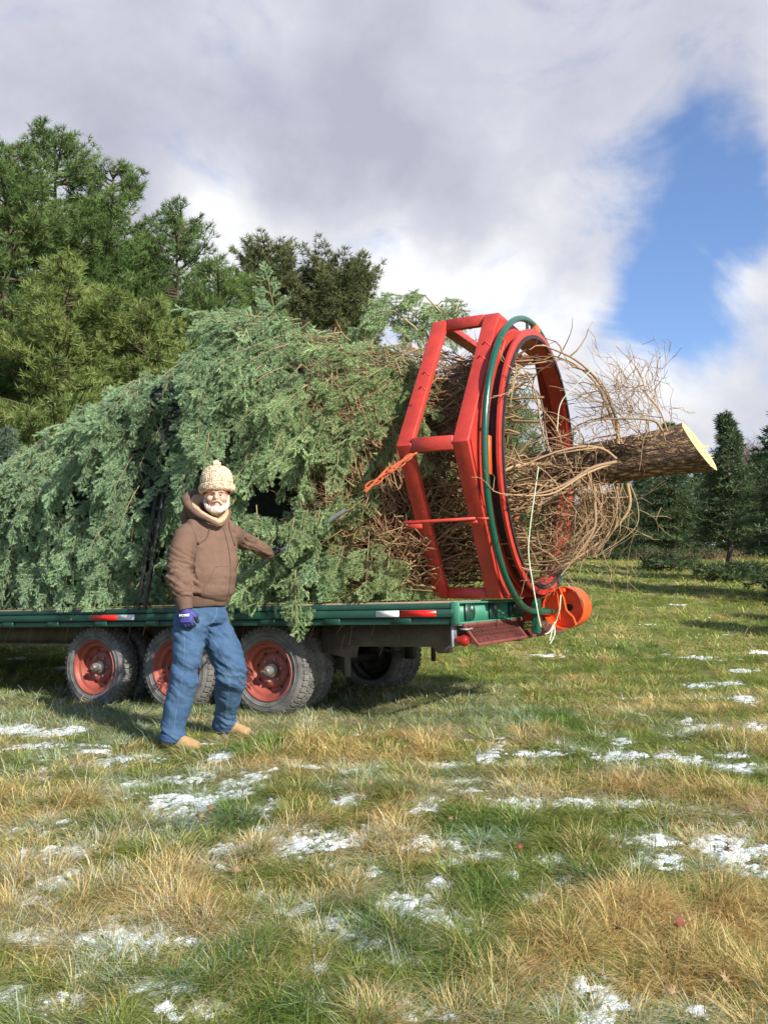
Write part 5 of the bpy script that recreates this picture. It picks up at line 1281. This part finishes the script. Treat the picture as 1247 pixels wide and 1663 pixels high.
line(bh, [(372, 848), (373, 860), (377, 872), (380, 883)], 'drawstring', M_hood2, hoodie, .0050, .004)
for px, py in ((323, 882), (380.5, 884)):
    q = onto(bh, [(px, py)], .006)
    if len(q): g = G(); ell(g, q[0], np.eye(3), (.009, .009, .012), 8, 6); cl(g, 'drawstring_knot', M_seam, hoodie)
# --- jeans
jg = G(); 
jg.tube([C_(327, 972, 5.95), C_(327, 985, 5.95), C_(328, 1002, 5.95), C_(331, 1020, 5.94)], np.array([[.165, .13], [.176, .140], [.184, .150], [.165, .138]]), 30, up=SX)
LEG_R = [C_(314, 1005, 5.87), C_(307, 1030, 5.84), C_(305, 1060, 5.81), C_(299, 1098, 5.78), C_(291, 1140, 5.79), C_(283, 1175, 5.79), C_(280, 1197, 5.79)]
LEG_L = [C_(343, 1005, 6.01), C_(353, 1030, 6.0), C_(365, 1060, 5.99), C_(376, 1090, 5.99), C_(372, 1125, 6.08), C_(367, 1158, 6.18), C_(365, 1176, 6.22)]
jg.tube(LEG_R, [.115, .112, .104, .096, .092, .080, .078], 26); jg.tube(LEG_L, [.112, .116, .118, .108, .100, .086, .082], 26)
jm = remesh(jg, .0075, 5)
def jfold(co):
    dist, t = chain_param(co, LEG_R); dl, tl_ = chain_param(co, LEG_L); tt_ = np.where(dist < dl, t, tl_); kn = np.exp(-((tt_ - .40) / .10) ** 2) + 1.0 * np.exp(-((tt_ - .80) / .08) ** 2) + .7 * np.exp(-((tt_ - .1) / .12) ** 2)
    a = fbm((co[:, 0] + co[:, 1] * .5) * 8, co[:, 2] * 20 + co[:, 0] * 12, 3, 301); b = fbm(co[:, 0] * 14, co[:, 2] * 5, 3, 302); c = fbm(co[:, 0] * 12 - co[:, 1] * 12, co[:, 2] * 14, 3, 303)
    return a * .042 * (.30 + kn) + b * .018 + c * .014
displace(jm, jfold); bj = bvh(jm); jeans = pl_(jm, 'jeans', M_jean)
for LG, pr_ in ((LEG_R, .083), (LEG_L, .086)):
    g = G(); d = nrm(LG[-1] - LG[-2]); g.tube([LG[-1] - d * .03, LG[-1] - d * .012, LG[-1] + d * .022, LG[-1] + d * .030], [pr_ - .004, pr_ + .004, pr_ + .002, pr_ - .008], 28); cm_ = remesh(g, .007, 2); displace(cm_, lambda co: fbm(co[:, 0] * 26, co[:, 2] * 30 + co[:, 1] * 20, 3, 320) * .014); pl_(cm_, 'turned_cuff', M_jean2, jeans).data.transform(Matrix.Translation(-Vector(PB)))
line(bj, [(299, 1028), (300, 1045), (299, 1070), (296, 1100), (290, 1135), (286, 1160), (283, 1185)], 'outer_seam', M_stitch, jeans, .0013, 0)
line(bj, [(341, 1030), (352, 1048), (362, 1066), (371, 1085), (373, 1110), (370, 1140), (366, 1165)], 'inner_seam', M_stitch, jeans, .0013, 0)
line(bj, [(353, 986), (351, 1000), (345, 1010), (339, 1020)], 'fly_seam', M_stitch, jeans, .0018, 0)
g = G(); g.tube([C_(328, 976, 5.945), C_(328, 983, 5.945)], np.array([[.180, .146], [.181, .147]]), 40, up=SX); cl(g, 'belt', M_palm, jeans)
# --- hands and gloves
def hand(g, wr, dv, bk, latv, curls, k=1.0, grow=0.0, spread=.0):
    dv = nrm(dv); bk = nrm(bk - dv * (bk @ dv)); lt = np.cross(dv, bk); lt = lt if lt @ latv > 0 else -lt
    g.tube([wr, wr + dv * .03 * k, wr + dv * .065 * k, wr + dv * .095 * k], np.array([[.030, .021], [.037, .021], [.044, .019], [.043, .015]]) * k + grow, 18, up=lt)
    for i, (off, L) in enumerate(((.032, .072), (.011, .080), (-.011, .075), (-.031, .058))):
        b = wr + dv * (.088 - (.006 if i == 3 else 0)) * k + lt * off * k; d = nrm(dv + lt * off * spread); pts = [b - d * .02]; q = b; ang = 0; pts.append(q)
        for ph_, fr in enumerate((.46, .30, .24)):
            ang += curls[ph_] + rng.normal(0, .05); dd_ = nrm(d * cos(ang) - bk * sin(ang)); q = q + dd_ * L * fr * k; pts.append(q)
        g.tube(catmull(pts, 4), np.linspace(.0105 if i < 3 else .0092, .0078 if i < 3 else .0070, (len(pts) - 1) * 4 + 1) * k + grow, 12)
    b = wr + dv * .028 * k + lt * .026 * k - bk * .006; t1 = nrm(dv * .65 + lt * .70 - bk * .35); t2 = nrm(dv * .85 + lt * .15 - bk * .55)
    g.tube(catmull([b, b + t1 * .042 * k, b + t1 * .042 * k + t2 * .032 * k, b + t1 * .042 * k + t2 * .055 * k], 4), np.linspace(.015, .009, 13) * k + grow, 12); return lt
WR = C_(302, 991, 5.68); dR = np.array([.06, -.02, -1.]); bR = np.array([-.10, -1., .05]); lR = np.array([1., -.2, 0])
gg = G(); ltR = hand(gg, WR + np.array([0, 0, .012]), dR, bR, lR, (.62, .75, .55), 1.0, .0035); gg.tube([WR + [0, 0, .03], WR + [0, 0, -.02]], [.038, .036], 18)
gm = remesh(gg, .0034, 2); gl = pl_(gm, 'glove', M_glove); bg2 = bvh_tmp = None
gm.materials.append(M_palm); nv = np.empty(len(gm.polygons) * 3, np.float32); gm.polygons.foreach_get('center', nv); cen = nv.reshape(-1, 3) + PB
mi = np.where(((cen - WR) @ nrm(bR) < -.012) | (((cen - WR) @ nrm(dR)) > .118), 1, 0).astype(np.int32); gm.polygons.foreach_set('material_index', mi)
g = G(); q0 = WR + nrm(dR) * .035 + nrm(bR) * .0275   # white lettering band on the back of the hand: an H and a close row of strokes
def gb(x, y, w, h): g.box((x, y, 0), (x + w, y + h, .0025), 0, np.stack([ltR, -nrm(dR), nrm(bR)], 1), q0)
gb(-.036, -.008, .004, .018); gb(-.024, -.008, .004, .018); gb(-.032, -.001, .008, .004)
gb(-.018, -.005, .050, .014)
for k in range(4): gb(-.016 + k * .012, -.009, .005, .004)
o = g.build('glove_print', painted('print_white', (.75, .75, .76), (.65, .65, .66), rough=.5), gl, off=PB)
gg = G(); ltL = hand(gg, WL, hdirL, hback, pd, (1.05, 1.15, .85), 1.0, .0035)
gm = remesh(gg, .0036, 2); gl2 = pl_(gm, 'glove', M_palm)
# --- boots
def boot(an, dirn, name='boot'):
    dirn = nrm(dirn); gz = an[2]; g = G(); lt = np.array([-dirn[1], dirn[0], 0]); z0 = float(gh(an[0], an[1]))
    g.tube([an + [0, 0, .10], np.array([an[0], an[1], z0 + .10]), np.array([an[0], an[1], z0 + .045])], [.052, .055, .05], 18)
    b = np.array([an[0], an[1], z0]); P_ = [b - dirn * .075 + [0, 0, .045], b - dirn * .02 + [0, 0, .055], b + dirn * .07 + [0, 0, .052], b + dirn * .14 + [0, 0, .042], b + dirn * .195 + [0, 0, .036]]
    g.tube(P_, np.array([[.036, .042], [.042, .055], [.046, .05], [.048, .04], [.036, .030]]), 18, up=lt); m_ = remesh(g, .006, 4); o = pl_(m_, name, M_boot)
    s_ = G(); s_.tube([b - dirn * .085 + [0, 0, .010], b + dirn * .0 + [0, 0, .010], b + dirn * .13 + [0, 0, .010], b + dirn * .225 + [0, 0, .012]], np.array([[.034, .012], [.040, .012], [.050, .012], [.030, .010]]), 16, up=lt); s_.build('boot_sole', M_seam, o, off=PB, smooth=True)
boot(C_(282, 1200, 5.79), np.array([.93, -.36, 0])); boot(C_(367, 1182, 6.24), np.array([.9, -.42, 0]))
# --- body (one continuous surface) with head
hf = nrm(np.array([.16, -1., .0])); hs_ = np.array([-hf[1], hf[0], 0.]) * -1; HC = C_(352.5, 806, 5.92); up_ = nrm(np.array([.02, -.06, 1.])); 
HA = (hs_, hf, up_)
def hp3(s, f, u): return HC + hs_ * s + hf * f + up_ * u
bd = G(); ell(bd, hp3(0, -.012, .020), HA, (.076, .094, .108), 28, 18); ell(bd, hp3(0, .022, -.055), HA, (.058, .062, .062), 24, 14)
ell(bd, hp3(0, .05, -.095), HA, (.034, .036, .028)); 
for s in (-1, 1):
    ell(bd, hp3(.042 * s, .058, -.022), HA, (.026, .024, .024)); ell(bd, hp3(.079 * s, -.012, -.008), HA, (.010, .019, .032)); bd.tube([hp3(.012 * s, .085, .028), hp3(.038 * s, .074, .032), hp3(.060 * s, .052, .026)], [.011, .011, .009], 10)
    ell(bd, hp3(.013 * s, .099, -.026), HA, (.009, .010, .008), 10, 8)
bd.tube([hp3(0, .082, .022), hp3(0, .096, .0), hp3(0, .110, -.018), hp3(0, .104, -.028)], [.009, .011, .015, .012], 12)
bd.tube([hp3(-.022, .076, -.056), hp3(0, .088, -.054), hp3(.022, .076, -.056)], [.004, .007, .004], 8); bd.tube([hp3(-.020, .074, -.066), hp3(0, .086, -.067), hp3(.020, .074, -.066)], [.004, .008, .004], 8)
bd.tube([hp3(0, -.015, -.05), hp3(0, -.03, -.13), C_(344, 856, 5.96)], [.056, .058, .075], 18)
bd.tube(tP, tR * .72, 24, up=SX); bd.tube([C_(313, 868, 5.86), C_(341, 864, 5.95), C_(370, 868, 6.04)], [.045, .05, .045], 14)
bd.tube(list(ARM_R[:5]) + [C_(300, 980, 5.685), WR + np.array([0, 0, .01])], [.05, .05, .05, .045, .042, .034, .029], 16); bd.tube(list(ARM_L[:4]) + [WL], [.045, .044, .040, .036, .029], 16)
hand(bd, WR + np.array([0, 0, .012]), dR, bR, lR, (.62, .75, .55), .94, -.002); hand(bd, WL, hdirL, hback, pd, (1.05, 1.15, .85), .94, -.002)
bd.tube([C_(328, 975, 5.95), C_(329, 1000, 5.95), C_(331, 1018, 5.94)], np.array([[.13, .10], [.135, .105], [.10, .085]]), 24, up=SX)
bd.tube(LEG_R, [.075, .08, .08, .065, .06, .05, .045], 16); bd.tube(LEG_L, [.075, .082, .085, .075, .065, .05, .045], 16)
for an, dn in ((C_(282, 1200, 5.79), np.array([.93, -.36, 0])), (C_(367, 1182, 6.24), np.array([.9, -.42, 0]))):
    dn = nrm(dn); z0 = float(gh(an[0], an[1])); b = np.array([an[0], an[1], z0 + .05]); bd.tube([an + [0, 0, .1], b + [0, 0, .03]], [.045, .045], 12); bd.tube([b - dn * .05, b + dn * .06, b + dn * .15], [.03, .033, .022], 12)
bm_ = remesh(bd, .0052, 2); displace(bm_, lambda co: fbm(co[:, 0] * 60, co[:, 2] * 60, 2, 401) * .002 * (co[:, 2] > 1.55)); body = pl_(bm_, 'body', M_skin)
for s in (-1, 1):
    g = G(); ell(g, hp3(.030 * s, .0800, .004), HA, (.0105, .005, .0028), 12, 8); cl(g, 'eye', M_eye, body)
    g = G(); g.tube([hp3(.016 * s, .094, .024), hp3(.032 * s, .091, .028), hp3(.048 * s, .078, .022)], [.002, .003, .002], 8); cl(g, 'eyebrow', M_beard, body)
# beard and moustache
g = G(); JP = [hp3(-.080, -.002, -.012), hp3(-.076, .018, -.048), hp3(-.058, .052, -.085), hp3(-.028, .082, -.103), hp3(0, .090, -.106), hp3(.028, .082, -.103), hp3(.058, .052, -.085), hp3(.076, .018, -.048), hp3(.080, -.002, -.012)]
g.tube(catmull(JP, 4), np.concatenate([np.linspace(.009, .028, 17), np.linspace(.028, .009, 16)]), 14); ell(g, hp3(0, .064, -.108), HA, (.044, .040, .034)); ell(g, hp3(0, .088, -.085), HA, (.026, .014, .014))
g.tube(catmull([hp3(-.050, .062, -.078), hp3(-.034, .082, -.054), hp3(-.012, .098, -.041), hp3(0, .101, -.040), hp3(.012, .098, -.041), hp3(.034, .082, -.054), hp3(.050, .062, -.078)], 4), .0065, 10)
b2 = remesh(g, .0045, 1); displace(b2, lambda co: fbm(co[:, 0] * 130, co[:, 2] * 50, 3, 411) * .010); pl_(b2, 'beard', M_beard)
# knitted hat
hu = nrm(up_ + hs_ * -.10 + hf * -.16 if False else np.array([-.07, .10, 1.])); g = G(); hc = hp3(0, -.012, .035)
a1_ = nrm(np.cross(hu, (0, 1, 0))); a2_ = np.cross(hu, a1_); nn_ = 160; th = np.arange(nn_) / nn_ * 2 * pi
profh = [(.090, -.010), (.108, -.012), (.122, -.002), (.127, .014), (.126, .032), (.119, .046), (.112, .050), (.113, .056), (.113, .078), (.111, .100), (.106, .122), (.096, .144), (.080, .162), (.058, .176), (.030, .184), (.004, .186)]
ps = catmull([(r, h, 0) for r, h in profh], 4)[:, :2]; V = []
for i, (r, h) in enumerate(ps):
    k_ = np.clip((r - .02) / .05, 0, 1); rib = (.0034 * np.abs(np.sin(th * 24 + (0 if h > .05 else .8))) + .0022 * np.sin(i * 2.1 + np.floor(th * 24 / pi) * pi)) * k_ + .006 * fbm(np.cos(th) * 3 + 9, np.sin(th) * 3 + h * 20, 2, 77)
    rr = r + rib; V.append(hc + np.outer(np.cos(th) * rr * .985, a1_) + np.outer(np.sin(th) * rr * 1.02, a2_) + hu * h)
V = np.concatenate(V); k = np.arange(nn_); k2 = (k + 1) % nn_; g.add(V, None, np.concatenate([np.stack([i * nn_ + k, i * nn_ + k2, (i + 1) * nn_ + k2, (i + 1) * nn_ + k], 1) for i in range(len(ps) - 1)]))
hat = cl(g, 'knitted_hat', M_hat)
g = G(); ell(g, hc + hu * .200, (a1_, a2_, hu), (.031, .031, .024), 26, 18); pm_ = remesh(g, .004, 1); displace(pm_, lambda co: fbm(co[:, 0] * 90, co[:, 2] * 90, 2, 88) * .016); o = pl_(pm_, 'pompom', painted('pompom_wool', (.66, .50, .31), (.5, .36, .2), rough=.95, scale=60, bump=.6), hat); o.data.transform(Matrix.Translation(-Vector(PB)))
